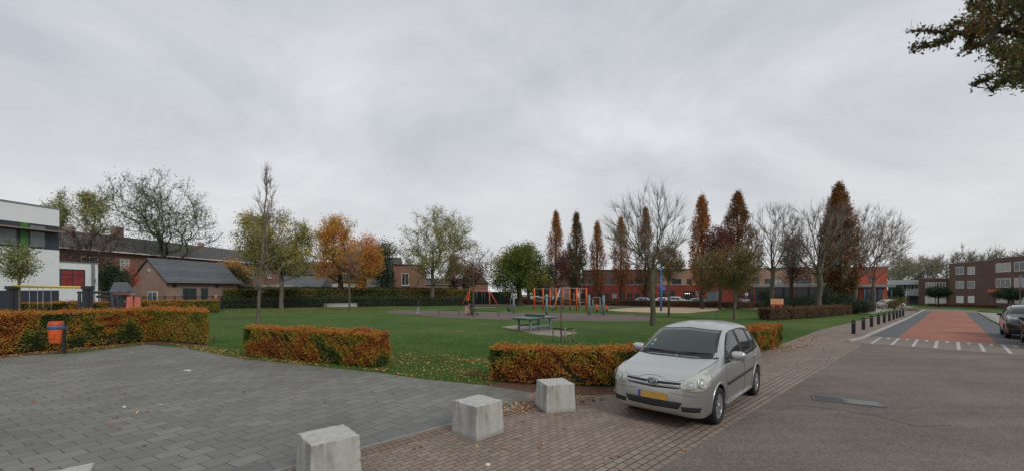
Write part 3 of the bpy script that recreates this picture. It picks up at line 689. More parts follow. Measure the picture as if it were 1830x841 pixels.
def ell(c, r, n, rng, shell=.35, lumps=0, tight=.33):
    """points in an ellipsoid, optionally in lumps with gaps between"""
    if lumps:
        d = rng.normal(size=(lumps, 3)); d /= np.linalg.norm(d, axis=1)[:, None]; lc = d * (rng.uniform(.35, .8, lumps)[:, None]); k = rng.integers(0, lumps, n)
        q = lc[k] + rng.normal(0, tight * .6, (n, 3)); m = np.linalg.norm(q, axis=1); q[m > 1] /= m[m > 1][:, None]
    else:
        d = rng.normal(size=(n, 3)); d /= np.linalg.norm(d, axis=1)[:, None]; q = d * (rng.random(n)[:, None] ** shell)
    return np.array(c) + q * np.array(r)

def column(c0, h, rad, n, rng, power=.75):
    t = rng.random(n) ** .8; prof = np.minimum(1, (1 - t) * 1.9) ** power * (.62 + .38 * np.minimum(1, t * 5)); a = rng.uniform(0, 6.283, n); rr = rad * prof * np.sqrt(rng.uniform(.05, 1, n)) * (1 + .16 * np.sin(3 * a + 7 * t))
    return np.column_stack([c0[0] + rr * np.cos(a), c0[1] + rr * np.sin(a), c0[2] + t * h])

def tree(name, label, cat, base, trunk_h, targets, rb, wood, leafm=None, nleaf=0, lsize=.2, bf=.35, seg=.6, sig=.35, twig=0, twl=.6, twr=.008, rmin=.012, leader=None, seed=1, group=None, up=.25, free=.8, lean=(0, 0), vstretch=1.0, droop=0, twsp=.8, aspect=.62, tw=None, ts=None, upb=.35):
    rng = np.random.default_rng(seed); bx, by = base; bz = gz(bx, by)
    root = thing(name, label, cat, (bx, by, bz), 0, group)
    T = targets - np.array([bx, by, bz]); H = leader or trunk_h; k = max(4, int(H / .8))
    tr = [(lean[0] * (i / k) + .03 * rb * 8 * math.sin(i * 1.3 + seed), lean[1] * (i / k) + .03 * rb * 8 * math.cos(i * 1.7 + seed), H * i / k) for i in range(k + 1)]; tr[0] = (0, 0, -.1)
    A, par, tips, tid = grow(rng, tr, T, bf, seg, up, trunk_h / H if leader else .8)
    r, kids = radii(par, rb, rmin)
    r[0] *= 1.25
    idx = np.arange(1, len(A)); thick = r[idx] > max(.035, rb * .22)
    V1, F1 = tubes_np(A, par, r, idx[thick], 9)
    V2, F2 = tubes_np(A, par, r, idx[~thick], 4)
    V = np.concatenate([V1, V2]); Fq = np.concatenate([F1, F2 + len(V1)])
    tv = None
    if twig:
        src = np.concatenate([tips, idx[(~thick)]]); m = len(tips) * twig; s = src[rng.integers(0, len(src), m)]
        d = A[s] - A[par[s]]; d /= np.linalg.norm(d, axis=1)[:, None] + 1e-9
        d = d + rng.normal(0, twsp * .6, (m, 3)); d[:, 2] += upb; d /= np.linalg.norm(d, axis=1)[:, None]; L = twl * rng.uniform(.4, 1.2, m)
        mid = A[s] + d * L[:, None] * .5; d2 = d + rng.normal(0, .25, (m, 3)); d2[:, 2] += .12; d2 /= np.linalg.norm(d2, axis=1)[:, None]; end = mid + d2 * L[:, None] * .5
        A3 = np.concatenate([A[s], mid, end]); o = np.arange(m)
        side = np.cross(d, rng.normal(size=(m, 3))); side /= np.linalg.norm(side, axis=1)[:, None]; sid2 = np.cross(d, side)
        def ringt(c, rr): return np.stack([c + side * rr, c - side * rr * .5 + sid2 * rr * .87, c - side * rr * .5 - sid2 * rr * .87], 1)
        VV = np.concatenate([ringt(A[s], twr), ringt(mid, twr * .85), ringt(end, twr * .45)], 1).reshape(-1, 3); b9 = o[:, None] * 9
        f = [];
        for lv in (0, 3):
            for j in range(3): f.append(np.column_stack([b9[:, 0] + lv + j, b9[:, 0] + lv + (j + 1) % 3, b9[:, 0] + lv + 3 + (j + 1) % 3, b9[:, 0] + lv + 3 + j]))
        f = np.concatenate(f)
        if nleaf >= 500: tv, tf = VV, f
        else: quads('crown', VV, f, twigm if wood is not barkdark else barkdark, root)
    if tv is not None: Fq = np.concatenate([Fq, tf + len(V)]); V = np.concatenate([V, tv])
    quads('trunk', V, Fq, wood, root, smooth=True)
    if nleaf and leafm is not None:
        ti = rng.integers(0, len(tips), nleaf) if tw is None else rng.choice(len(tips), nleaf, p=tw[tid] / tw[tid].sum()); t = tips[ti]; inner = rng.random(nleaf) < .35
        if ts is not None: sig = ts[tid[ti]][:, None]
        q = np.where(inner, par[t], t); f = rng.random(nleaf)[:, None]
        C = A[q] * (1 - f * inner[:, None]) + A[t] * f * inner[:, None] + rng.normal(0, sig, (nleaf, 3)) * np.array([1, 1, vstretch])
        C[:, 2] -= droop * rng.random(nleaf)
        keep = C[:, 2] > trunk_h * .55; C = C[keep]
        V, Fq = leaf_arrays(rng, C, lsize, None, 1, aspect=aspect)
        quads('crown' if nleaf >= 500 else 'leaves', V, Fq, leafm, root, rng.random(len(C)))
    return root

def EL(x0, x1, y0, y1, Y, depth=1.0):
    """ellipsoid (centre, radii) of a crown that spans those pixels at the distance Y"""
    cx, _ = at((x0 + x1) / 2, Y); rx = (x1 - x0) / 2 / F * Y; zt, zb = Zp(y0, Y), Zp(y1, Y)
    return (cx, Y, (zt + zb) / 2), (rx, rx * depth, (zt - zb) / 2)
def pts(rng_seed, specs):
    rng = np.random.default_rng(rng_seed); out = []
    for (x0, x1, y0, y1, Y, n, lumps, shell) in specs:
        c, r = EL(x0, x1, y0, y1, Y); out.append(ell(c, r, n, rng, shell, lumps))
    return np.concatenate(out)

yg = leafmat('yellow green leaves', [(.055, .07, .018), (.12, .125, .028), (.22, .19, .04), (.30, .23, .055)], .35, gain=1.6)
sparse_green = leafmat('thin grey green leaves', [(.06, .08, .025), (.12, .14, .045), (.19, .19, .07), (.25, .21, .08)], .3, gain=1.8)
orange = leafmat('orange maple leaves', [(.12, .11, .02), (.28, .18, .03), (.40, .19, .03), (.44, .15, .03), (.42, .10, .03)], .35, .35, gain=1.75)
redorange = leafmat('red orange maple leaves', [(.18, .15, .03), (.42, .19, .035), (.48, .17, .05), (.46, .12, .045)], .35, .35, gain=1.7)
dkgreen = leafmat('dense green leaves', [(.025, .045, .01), (.055, .08, .012), (.115, .12, .02), (.22, .18, .025)], .22)
evergreen = leafmat('evergreen leaves', [(.012, .025, .012), (.025, .045, .022), (.04, .06, .03)], .3)
rust = leafmat('rust oak leaves', [(.06, .03, .012), (.14, .055, .018), (.22, .08, .022), (.24, .10, .03), (.16, .10, .03)], .28, .25, .45, gain=1.8)
rustdk = leafmat('dark rust oak leaves', [(.045, .04, .014), (.09, .06, .018), (.17, .06, .024), (.17, .085, .03)], .3, .25, .45, gain=1.6)
rustgr = leafmat('greenish rust oak leaves', [(.03, .035, .014), (.065, .055, .02), (.12, .075, .024), (.16, .09, .03)], .3, .25, .45, gain=1.6)
wine = leafmat('wine red leaves', [(.05, .022, .018), (.10, .032, .026), (.16, .05, .034)], .4)
brownred = leafmat('brown red leaves', [(.06, .035, .02), (.13, .055, .03), (.2, .08, .04)], .4)
olive = leafmat('olive brown leaves', [(.045, .05, .018), (.085, .08, .025), (.14, .10, .03), (.16, .08, .028)], .4, gain=1.8)
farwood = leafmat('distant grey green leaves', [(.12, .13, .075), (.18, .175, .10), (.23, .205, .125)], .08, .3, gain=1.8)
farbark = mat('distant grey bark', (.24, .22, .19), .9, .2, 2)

# far left background
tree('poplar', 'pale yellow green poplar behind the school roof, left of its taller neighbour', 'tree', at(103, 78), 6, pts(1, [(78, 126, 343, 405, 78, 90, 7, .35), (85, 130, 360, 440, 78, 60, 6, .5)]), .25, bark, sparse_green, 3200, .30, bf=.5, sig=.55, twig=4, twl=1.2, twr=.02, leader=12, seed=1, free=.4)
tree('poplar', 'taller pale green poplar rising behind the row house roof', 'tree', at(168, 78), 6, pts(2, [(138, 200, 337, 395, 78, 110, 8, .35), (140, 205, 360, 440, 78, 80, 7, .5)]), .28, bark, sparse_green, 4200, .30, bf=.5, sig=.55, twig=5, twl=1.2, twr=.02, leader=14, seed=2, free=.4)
tree('spreading_tree', 'big spreading tree with thin foliage and dark twisting limbs over the shed roof', 'tree', at(303, 56.5), 5.2, pts(3, [(205, 385, 312, 450, 56.5, 260, 30, .3), (205, 300, 320, 400, 56.5, 70, 0, .3), (230, 385, 370, 462, 56.5, 90, 0, .4)]), .38, barkdark, leafmat('thin locust leaves', [(.05, .075, .035), (.09, .12, .055), (.13, .15, .07)], .3), 9500, .20, bf=.38, sig=.5, twig=5, twl=.9, twr=.014, rmin=.022, seed=3, up=.5)
tree('street_tree', 'small thin-leaved young tree in front of the white school wall', 'tree', at(34, 22.5), 2.2, pts(4, [(0, 70, 432, 505, 22.5, 90, 10, .4)]), .06, bark, sparse_green, 2600, .11, bf=.4, sig=.16, twig=4, twl=.35, twr=.006, leader=3.6, seed=4, seg=.3)
tree('ivy_tree', 'ivy-clad dark green tree beside the low white school annex', 'tree', at(196, 44), 2, pts(5, [(180, 222, 455, 530, 44, 120, 8, .5)]), .2, barkdark, evergreen, 3500, .2, bf=.4, sig=.3, seed=5, leader=5)
tree('bare_thicket', 'brown leafless thicket between the school and the row houses', 'tree', at(150, 47), 1.5, pts(6, [(108, 215, 395, 480, 47, 150, 0, .5), (110, 200, 440, 520, 47, 80, 0, .6)]), .2, barkdark, brownred, 1300, .13, bf=.5, sig=.5, twig=8, twl=1.0, twr=.011, seed=6, leader=4)
tree('creeper_tree', 'small bright red shrub against the row house by the shed', 'tree', at(231, 46), 1, pts(7, [(222, 246, 462, 515, 46, 60, 5, .5)]), .08, barkdark, leafmat('red creeper leaves', [(.25, .04, .03), (.4, .07, .05), (.45, .12, .08)], .5), 900, .15, bf=.4, sig=.22, seed=7, leader=3)
tree('orange_shrub', 'orange topped dark shrub behind the right end of the shed roof', 'tree', at(412, 63), 1, pts(8, [(382, 446, 456, 512, 63, 140, 9, .5)]), .15, barkdark, orange, 4800, .2, bf=.4, sig=.4, seed=8, leader=3)
tree('evergreen_shrub', 'dark evergreen bush under the orange shrub by the shed', 'tree', at(420, 61.5), 1, pts(9, [(384, 450, 470, 525, 61.5, 140, 9, .5)]), .15, barkdark, evergreen, 3600, .2, bf=.4, sig=.4, seed=9, leader=2)

# lawn, left
def bare_upright():
    Y = 29.5; rng = np.random.default_rng(31); h0, h1 = Zp(520, Y), Zp(300, Y); t = rng.random(130) ** 1.1; z = h0 + (h1 - h0) * t; R0 = 2.0 * (1 - t) ** .9 * np.minimum(1, .3 + t * 4) * np.sqrt(rng.uniform(.1, 1.25, 130)); a = rng.uniform(0, 6.283, 130)
    x0, y0 = at(460, Y); P = np.column_stack([x0 + .2 + .5 * t + R0 * np.cos(a), y0 + R0 * np.sin(a), z])
    tree('bare_tree', 'tall bare tree with steeply rising thin branches behind the front hedge', 'tree', at(460, Y), 2.9, P, .115, bark, brownred, 90, .08, bf=.7, seg=.6, sig=.1, twig=5, twl=.7, twr=.011, rmin=.016, leader=10.7, seed=31, up=.0, lean=(.7, 0), twsp=.5, upb=.4)
bare_upright()
tree('lime_tree', 'yellow green lime tree standing right behind the tall bare tree', 'tree', at(503, 53), 3.2, pts(10, [(428, 566, 356, 502, 53, 220, 24, .33), (428, 490, 368, 480, 53, 90, 8, .4), (500, 562, 375, 500, 53, 60, 6, .4)]), .26, bark, yg, 23000, .21, bf=.35, sig=.38, twig=4, twl=.8, twr=.014, leader=6, seed=10)
tree('maple', 'golden orange maple rising from the round stone bench', 'tree', at(609, 61), 3.6, pts(11, [(556, 652, 386, 515, 61, 220, 18, .33), (564, 625, 388, 450, 61, 70, 6, .4)]), .36, barkdark, orange, 17000, .21, bf=.35, sig=.42, twig=3, twl=.8, twr=.014, leader=6, seed=11)
tree('maple', 'red orange maple on the right side of the round stone bench', 'tree', at(650, 62.5), 3.6, pts(12, [(612, 680, 412, 514, 60.5, 200, 18, .33)]), .25, barkdark, redorange, 13000, .21, bf=.35, sig=.38, twig=3, twl=.8, twr=.014, leader=6, seed=12)
tree('young_tree', 'slender young tree with few leaves in front of the round bench', 'tree', at(624.5, 46), 2.9, pts(13, [(603, 648, 435, 512, 46, 60, 0, .5)]), .10, barkgreen, brownred, 160, .12, bf=.5, sig=.25, twig=7, twl=.6, twr=.01, leader=5.5, seed=13)
tree('evergreen', 'dark green tree behind the right side of the orange maples', 'tree', at(682, 78), 3, pts(14, [(655, 712, 430, 520, 78, 170, 12, .45)]), .3, barkdark, evergreen, 6000, .3, bf=.4, sig=.55, seed=14, leader=8)
tree('birch', 'wide thin-leaved tree in the middle of the view before the long hedge', 'tree', at(773, 64), 3.2, pts(15, [(700, 853, 370, 508, 64, 330, 36, .33), (735, 830, 372, 450, 64, 60, 0, .35), (712, 790, 420, 510, 64, 60, 0, .4)]), .33, bark, leafmat('thin birch leaves', [(.055, .07, .025), (.11, .125, .035), (.20, .19, .05), (.28, .23, .06)], .3, .3, gain=1.7), 15500, .20, bf=.3, sig=.42, twig=6, twl=.9, twr=.014, leader=9, seed=15)
tree('young_tree', 'slim young tree with thin reddish leaves behind the woman with the pushchair', 'tree', at(846, 36.5), 2.6, pts(16, [(808, 884, 432, 508, 36.5, 80, 0, .5)]), .075, barkgreen, brownred, 700, .12, bf=.5, sig=.3, twig=8, twl=.55, twr=.008, leader=5, seed=16)
tree('conifer', 'dark red pointed tree behind the middle of the tall hedge', 'tree', at(810, 80), 1.5, column((*at(810, 80), 2.5), Zp(455, 80) - 2.5, 1.5, 110, np.random.default_rng(17)), .2, barkdark, wine, 3000, .28, bf=.4, sig=.4, seed=17, leader=7)
tree('ash', 'small brown red tree left of the orange swing frame', 'tree', at(828, 78), 2, pts(18, [(806, 872, 462, 522, 78, 150, 12, .5)]), .2, barkdark, brownred, 5200, .25, bf=.4, sig=.5, seed=18, leader=5)
tree('round_tree', 'dense round green tree with a dark trunk left of the climbing frame', 'tree', at(928, 66), 2.9, pts(19, [(862, 988, 434, 528, 66, 400, 30, .35), (880, 970, 430, 480, 66, 90, 8, .4)]), .42, barkdark, dkgreen, 30000, .23, bf=.35, sig=.42, leader=5, seed=19)
tree('round_tree', 'darker green tree half hidden behind the dense round one', 'tree', at(945, 72), 2.8, pts(20, [(935, 1000, 450, 525, 73, 150, 12, .4)]), .3, barkdark, evergreen, 4500, .27, bf=.35, sig=.5, leader=5, seed=20)
tree('plum_tree', 'thin dark red plum tree held by low wooden stakes', 'tree', at(1003, 18.9), 1.9, pts(21, [(985, 1022, 440, 515, 18.9, 60, 8, .5)]), .035, bark, wine, 1800, .075, bf=.5, sig=.09, twig=6, twl=.3, twr=.004, rmin=.006, leader=4.2, seed=21, seg=.25)
# rust coloured columns
COLG = 'columnar oaks along the far side of the field'
def oak(px, Y, top, hw, label, m, seed, n=5200, bot=520, tr=1.9):
    x, y = at(px, Y); zb = Zp(bot, Y); rad = hw / F * Y * 1.22
    P = column((x, y, zb), Zp(top, Y) - zb, rad, 420, np.random.default_rng(seed))
    tree('columnar_oak', label, 'tree', (x, y), tr, P, .26, barkdark, m, int(n * 2.1), .21, bf=.8, seg=.8, sig=.20, leader=(Zp(top, Y) - gz(x, y)) * .93, seed=seed, group=COLG, up=.5, vstretch=1.7, twig=1, twl=.8, twr=.015)
oak(993.5, 74, 381, 15, 'rust brown columnar oak above the left of the climbing frame', rust, 41, 4200)
oak(1030, 74, 382, 16, 'greenish rust columnar oak, second from the left of the far row', rustgr, 42, 4400)
oak(1067.5, 74, 400, 13, 'slimmest and lowest rust columnar oak of the far row', rust, 43, 3300)
oak(1110, 72, 391, 15.5, 'rust columnar oak just left of the big bare tree crown', rust, 44, 4300)
oak(1153.5, 72, 375, 17, 'rust columnar oak seen through the big bare tree', rustdk, 45, 5000)
oak(1254.5, 59, 354, 19, 'tall rust columnar oak left of the pair in the middle right', rust, 46, 6500)
oak(1318, 61, 348, 28, 'tall broad rust oak right of the middle pair, with pointed top', rustdk, 47, 8500)
oak(1500, 47, 337, 28, 'darkest and biggest columnar oak, in front of the red end block', rustdk, 48, 12500, 528)
tree('leafy_tree', 'dark green broad tree behind the second columnar oak', 'tree', at(1022, 76), 2, pts(22, [(1000, 1048, 435, 528, 76, 150, 12, .45)]), .3, barkdark, evergreen, 4200, .28, bf=.4, sig=.5, leader=6, seed=22)
tree('cherry', 'red leaved small tree between the two tall columnar oaks', 'tree', at(1287, 57), 2.4, pts(23, [(1268, 1312, 393, 470, 57, 110, 9, .45)]), .2, barkdark, wine, 5000, .21, bf=.4, sig=.4, leader=7, seed=23)
tree('field_tree', 'young olive brown leaved tree on the lawn behind the silver car roof', 'tree', at(1313, 34), 2.6, pts(24, [(1256, 1350, 432, 522, 34, 190, 16, .45), (1235, 1330, 455, 520, 36, 50, 4, .5)]), .115, bark, olive, 13000, .13, bf=.4, sig=.26, twig=9, twl=.6, twr=.009, leader=5, seed=24)
tree('field_tree', 'small olive brown leaved tree beside the blue pole', 'tree', at(1195, 38.5), 2.3, pts(25, [(1166, 1220, 425, 505, 38.5, 120, 12, .45)]), .095, bark, olive, 6000, .13, bf=.4, sig=.22, twig=7, twl=.5, twr=.009, leader=4.4, seed=25)

def vase(px, Y, box, label, seed, rb, th, n=150, twig=16, tw=1.1, m=bark, twr=.009, lean=(0, 0), rmin=.02, lf=0, extra=()):
    P = pts(seed, [(*box, Y, n, 0, .22)] + [(*e, Y, n // 3, 0, .3) for e in extra]); P = P[P[:, 2] > Zp(box[3], Y) + .25 * (Zp(box[2], Y) - Zp(box[3], Y)) - (0 if not extra else 5)]
    tree('bare_tree', label, 'tree', at(px, Y), th, P, rb, m, brownred if lf else None, lf, .12, bf=.85, seg=.7, sig=.3, twig=twig, twl=tw * 1.25, twr=twr, rmin=rmin * .8, leader=th * 1.35, seed=seed, group='bare trees on the lawn', up=.45, lean=lean, twsp=.5, upb=.12)
vase(1166, 27.6, (1082, 1234, 345, 500), 'large bare tree with upswept curved branches right of the climbing frame', 51, .17, 3.3, 200, 8, .8, barkgreen, .0075, rmin=.011)
vase(1380, 44, (1334, 1432, 368, 505), 'bare tree with a straight trunk behind the orange notice board', 52, .20, 4.0, 210, 11, .9, barkgreen, .009, rmin=.014)
vase(1464, 41, (1400, 1540, 366, 500), 'bare tree with a stout trunk behind the clipped brown hedge', 53, .26, 4.2, 230, 11, .9, barkgreen, .009, rmin=.014)
vase(1528, 58, (1470, 1606, 372, 490), 'wide bare tree spreading right from behind the darkest oak', 54, .24, 4.2, 230, 11, 1.1, bark, .012, rmin=.018)
vase(1562, 66, (1525, 1600, 400, 500), 'low grey bare tree over the red end block of the school', 55, .2, 4, 180, 14, 1.1, bark, .012, rmin=.02)
tree('cherry', 'brown red leaved tree between the two bare trees on the right', 'tree', at(1415, 52), 2.6, pts(56, [(1388, 1450, 415, 515, 52, 150, 14, .45)]), .2, barkdark, brownred, 5200, .17, bf=.4, sig=.35, twig=7, twl=.8, twr=.012, leader=6, seed=56)
# shrubs right
def shrub(px0, px1, py0, Y, label, seed, m=hdark, n=4500, ls=.16, name='shrub'):
    x0, _ = at(px0, Y); x1, _ = at(px1, Y); zt = Zp(py0, Y); cx = (x0 + x1) / 2; g = gz(cx, Y); rng = np.random.default_rng(seed)
    k = max(5, int((x1 - x0) / .9)); C = []
    P = np.column_stack([rng.uniform(x0 + .4, x1 - .4, k * 9), Y + rng.normal(0, .7, k * 9), rng.uniform(g + .4, zt - .15, k * 9)])
    P[:, 2] = g + (P[:, 2] - g) * (.72 + .28 * np.sin(P[:, 0] * 1.9 + seed))
    tree(name, label, 'shrub', (cx, Y), .35, P, .08, barkdark, m, n, ls, bf=.3, sig=.3, seed=seed, leader=.5, seg=.5)
shrub(1438, 1500, 512, 45.5, 'dark grey green shrub under the biggest columnar oak, left part', 61)
shrub(1490, 1556, 514, 46.5, 'dark grey green shrub between the columnar oak and the bollards', 62)
shrub(1352, 1408, 517, 50, 'dark shrub behind the orange notice board', 63)
shrub(1408, 1446, 519, 50, 'dark shrub between the two bare trees on the right', 64, n=3000)
shrub(1585, 1612, 530, 60, 'low shrub at the far end of the row of bollards', 65, olive, 1800)
# ball trees by the flats
def ball(px, Y, x0, x1, y0, y1, label, seed):
    tree('clipped_tree', label, 'tree', at(px, Y), abs(Zp(y1, Y) - gz(*at(px, Y))), pts(seed, [(x0, x1, y0, y1, Y, 120, 0, .4)]), .10, barkdark, evergreen, 5200, .19, bf=.3, sig=.22, seed=seed, group='clipped round trees by the flats', leader=Zp((y0 + y1) / 2, Y) - gz(*at(px, Y)))
ball(1677, 76, 1661, 1694, 511, 530, 'clipped round tree in front of the two-storey brick flats', 71)
ball(1803, 60, 1783, 1824, 515, 533, 'clipped round tree in front of the three-storey flats by the lamp post', 72)
ball(1600, 80, 1586, 1615, 509, 536, 'dark round tree beside the red end block', 73)
# distant wood
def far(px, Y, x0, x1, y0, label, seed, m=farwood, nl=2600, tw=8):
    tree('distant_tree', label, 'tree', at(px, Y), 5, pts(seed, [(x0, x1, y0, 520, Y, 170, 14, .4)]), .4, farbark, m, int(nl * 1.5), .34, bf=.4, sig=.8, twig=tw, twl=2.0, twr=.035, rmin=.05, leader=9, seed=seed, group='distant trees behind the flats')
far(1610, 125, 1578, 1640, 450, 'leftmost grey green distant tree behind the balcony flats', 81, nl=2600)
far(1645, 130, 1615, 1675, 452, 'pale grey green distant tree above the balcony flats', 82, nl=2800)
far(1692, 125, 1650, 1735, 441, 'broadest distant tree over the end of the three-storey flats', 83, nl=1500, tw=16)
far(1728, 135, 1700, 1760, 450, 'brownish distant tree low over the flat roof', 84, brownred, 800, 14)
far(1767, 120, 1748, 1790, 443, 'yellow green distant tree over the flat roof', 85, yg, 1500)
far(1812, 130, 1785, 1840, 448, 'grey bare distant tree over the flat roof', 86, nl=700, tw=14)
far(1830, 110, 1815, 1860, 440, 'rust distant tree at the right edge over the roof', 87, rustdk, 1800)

# overhanging branches at the top right: a tree standing beside the street
def overhang():
    rng = np.random.default_rng(91); out = []
    polyA = [(1742, -60), (1860, -60), (1860, 140), (1825, 122), (1790, 112), (1765, 95), (1752, 70), (1728, 50), (1738, 20)]
    polyB = [(1785, 130), (1810, 95), (1860, 90), (1860, 150), (1805, 146)]
    for poly, n in ((polyA, 190), (polyB, 45)):
        P = np.array(poly, float); lo, hi = P.min(0), P.max(0); q = lo + rng.random((n * 3, 2)) * (hi - lo); q = q[poly_in(poly, q)][:n]
        Y = rng.uniform(10.5, 14.5, len(q)); out.append(np.column_stack([(q[:, 0] - CX) / F * Y, Y, CH + (HY - q[:, 1]) / F * Y]))
    for line, k in (([(1740, 60), (1700, 62), (1665, 55), (1627, 55)], 18), ([(1700, 72), (1670, 80), (1630, 88)], 16), ([(1780, 135), (1755, 145), (1740, 153)], 9), ([(1800, 140), (1785, 152), (1772, 161)], 9), ([(1748, 80), (1722, 92)], 6), ([(1745, 15), (1735, 2)], 5), ([(1720, 40), (1700, 48), (1690, 60)], 8)):
        L = np.array(line, float); t = np.linspace(0, len(L) - 1.001, k); i = t.astype(int); f = (t - i)[:, None]; q = L[i] * (1 - f) + L[i + 1] * f + rng.normal(0, 1.5, (k, 2)); Y = 12.0 + rng.normal(0, .12, k)
        out.append(np.column_stack([(q[:, 0] - CX) / F * Y, Y, CH + (HY - q[:, 1]) / F * Y]))
    big = ell((25, 15, 13), (5.5, 5, 4), 110, rng, .4)
    out.append(big)
    P = np.concatenate(out); L0, L1 = len(out[0]) + len(out[1]), len(big); w = np.ones(len(P)); w[L0:-L1] = .42; s = np.full(len(P), .15); s[L0:-L1] = .065
    lm = leafmat('dark autumn oak leaves', [(.022, .034, .012), (.04, .056, .016), (.065, .07, .02), (.10, .07, .022), (.13, .055, .02)], .6, .25, .45)
    tree('street_tree', 'roadside tree whose dark autumn branches reach in at the top right', 'tree', (23.5, 14.5), 8.8, P, .30, barkdark, lm, 12000, .125, bf=.2, seg=.5, sig=.15, twig=3, twl=.3, twr=.005, rmin=.009, leader=12, seed=91, up=.1, aspect=.46, tw=w, ts=s)
overhang()
# ------------------------------------------------------------------ buildings
class Line:
    """a facade running from P in direction ang; finds positions along it from the photograph"""
    def __init__(s, P, ang): s.P = P; s.a = ang; s.d = (math.cos(ang), math.sin(ang))
    def t(s, px):
        r = (px - CX) / F; return (r * s.P[1] - s.P[0]) / (s.d[0] - r * s.d[1])
    def Y(s, px): return s.P[1] + s.t(px) * s.d[1]
    def z(s, px, py): return Zp(py, s.Y(px)) - s.z0
    z0 = 0
def window(root, x0, x1, z0, z1, fm, gm, y=0, bars=1, fw=.07, name='window', sill=None, hb=0, label=None, depth=.05):
    b = MB(); a = y - depth
    b.box(x0, x1, a, y + .02, z0, z0 + fw).box(x0, x1, a, y + .02, z1 - fw, z1).box(x0, x0 + fw, a, y + .02, z0 + fw, z1 - fw).box(x1 - fw, x1, a, y + .02, z0 + fw, z1 - fw)
    for i in range(bars):
        c = x0 + (x1 - x0) * (i + 1) / (bars + 1); b.box(c - fw * .4, c + fw * .4, a + .004, y + .02, z0 + fw, z1 - fw)
    for i in range(hb):
        c = z0 + (z1 - z0) * (.7 if hb == 1 else (i + 1) / (hb + 1)); b.box(x0 + fw, x1 - fw, a + .008, y + .018, c - fw * .35, c + fw * .35)
    w = b.build(name, fm, root)
    if label: w['label'] = label
    MB().box(x0 + fw * .5, x1 - fw * .5, y - depth * .35, y + .012, z0 + fw * .5, z1 - fw * .5).build('pane', gm, w)
    if sill is not None: MB().box(x0 - .08, x1 + .08, y - .14, y + .01, z0 - .09, z0 - .004).build('sill', sill, w)
    return w
white = mat('white frames', (.66, .66, .63), .6, .08, 4)
dglass = glassy('dark window glass', (.035, .042, .05)); bglass = glassy('grey window glass', (.12, .14, .15), .15); curtain = mat('net curtained glass', (.30, .31, .30), .3, .25, 9, spec=.6)
render_w = mat('white render', (.66, .68, .69), .8, .05, 2)
slate = brickwall('dark roof tiles', (.085, .075, .072), (.115, .10, .098), (.03, .03, .03), .3, .25, True)
shedroof = brickwall('grey blue roof tiles', (.12, .13, .145), (.145, .155, .17), (.03, .035, .04), .28, .19, True)
brown_brick = brickwall('brown brick', (.26, .155, .12), (.33, .21, .165), (.25, .22, .19), .22, .075)
red_brick = brickwall('red brown brick', (.23, .10, .075), (.31, .15, .11), (.18, .15, .13), .22, .075)
dark_brick = brickwall('dark purple brick', (.115, .06, .05), (.165, .09, .075), (.13, .11, .10), .22, .075)
tan_brick = brickwall('tan brick', (.26, .155, .10), (.34, .22, .15), (.27, .23, .19), .22, .075)
redpaint = brickwall('red painted brick', (.20, .042, .033), (.25, .055, .042), (.18, .045, .038), .22, .075)
orangered = brickwall('bright red brick', (.33, .075, .05), (.39, .095, .06), (.28, .08, .055), .22, .075)
darkmetal = mat('dark blue grey cladding', (.035, .042, .06), .5, .15, 3)
zinc = mat('grey fascia', (.18, .19, .20), .5, .12, 3)
A0 = math.atan2(.985, .175)

# unseen houses right of the camera, added for reflections in the silver car
def reflection_row():
    x, y = rd(-14, 17); root = thing('row_house', 'unseen brick row of houses beyond the right edge, added for the silver car to reflect', 'building', (x, y, 0), math.atan2(UY, UX))
    MB().box(0, 38, -9, 0, -.3, 5.6).build('wall', red_brick, root)
    r = MB(); r.add([(-.3, .4, 5.6), (38.3, .4, 5.6), (38.3, -4.5, 8.6), (-.3, -4.5, 8.6), (-.3, -9.4, 5.6), (38.3, -9.4, 5.6)], [(0, 3, 2, 1), (3, 4, 5, 2), (0, 4, 3), (1, 2, 5), (0, 1, 5, 4)]); r.build('roof', slate, root)
    for i in range(8):
        for z0, z1 in ((.9, 2.4), (3.5, 4.9)):
            f = MB().box(1.5 + i * 4.6, 4.1 + i * 4.6, -.01, .05, z0, z1).build('window', white, root); MB().box(1.6 + i * 4.6, 4.0 + i * 4.6, -.005, .06, z0 + .1, z1 - .1).build('pane', dglass, f)
reflection_row()

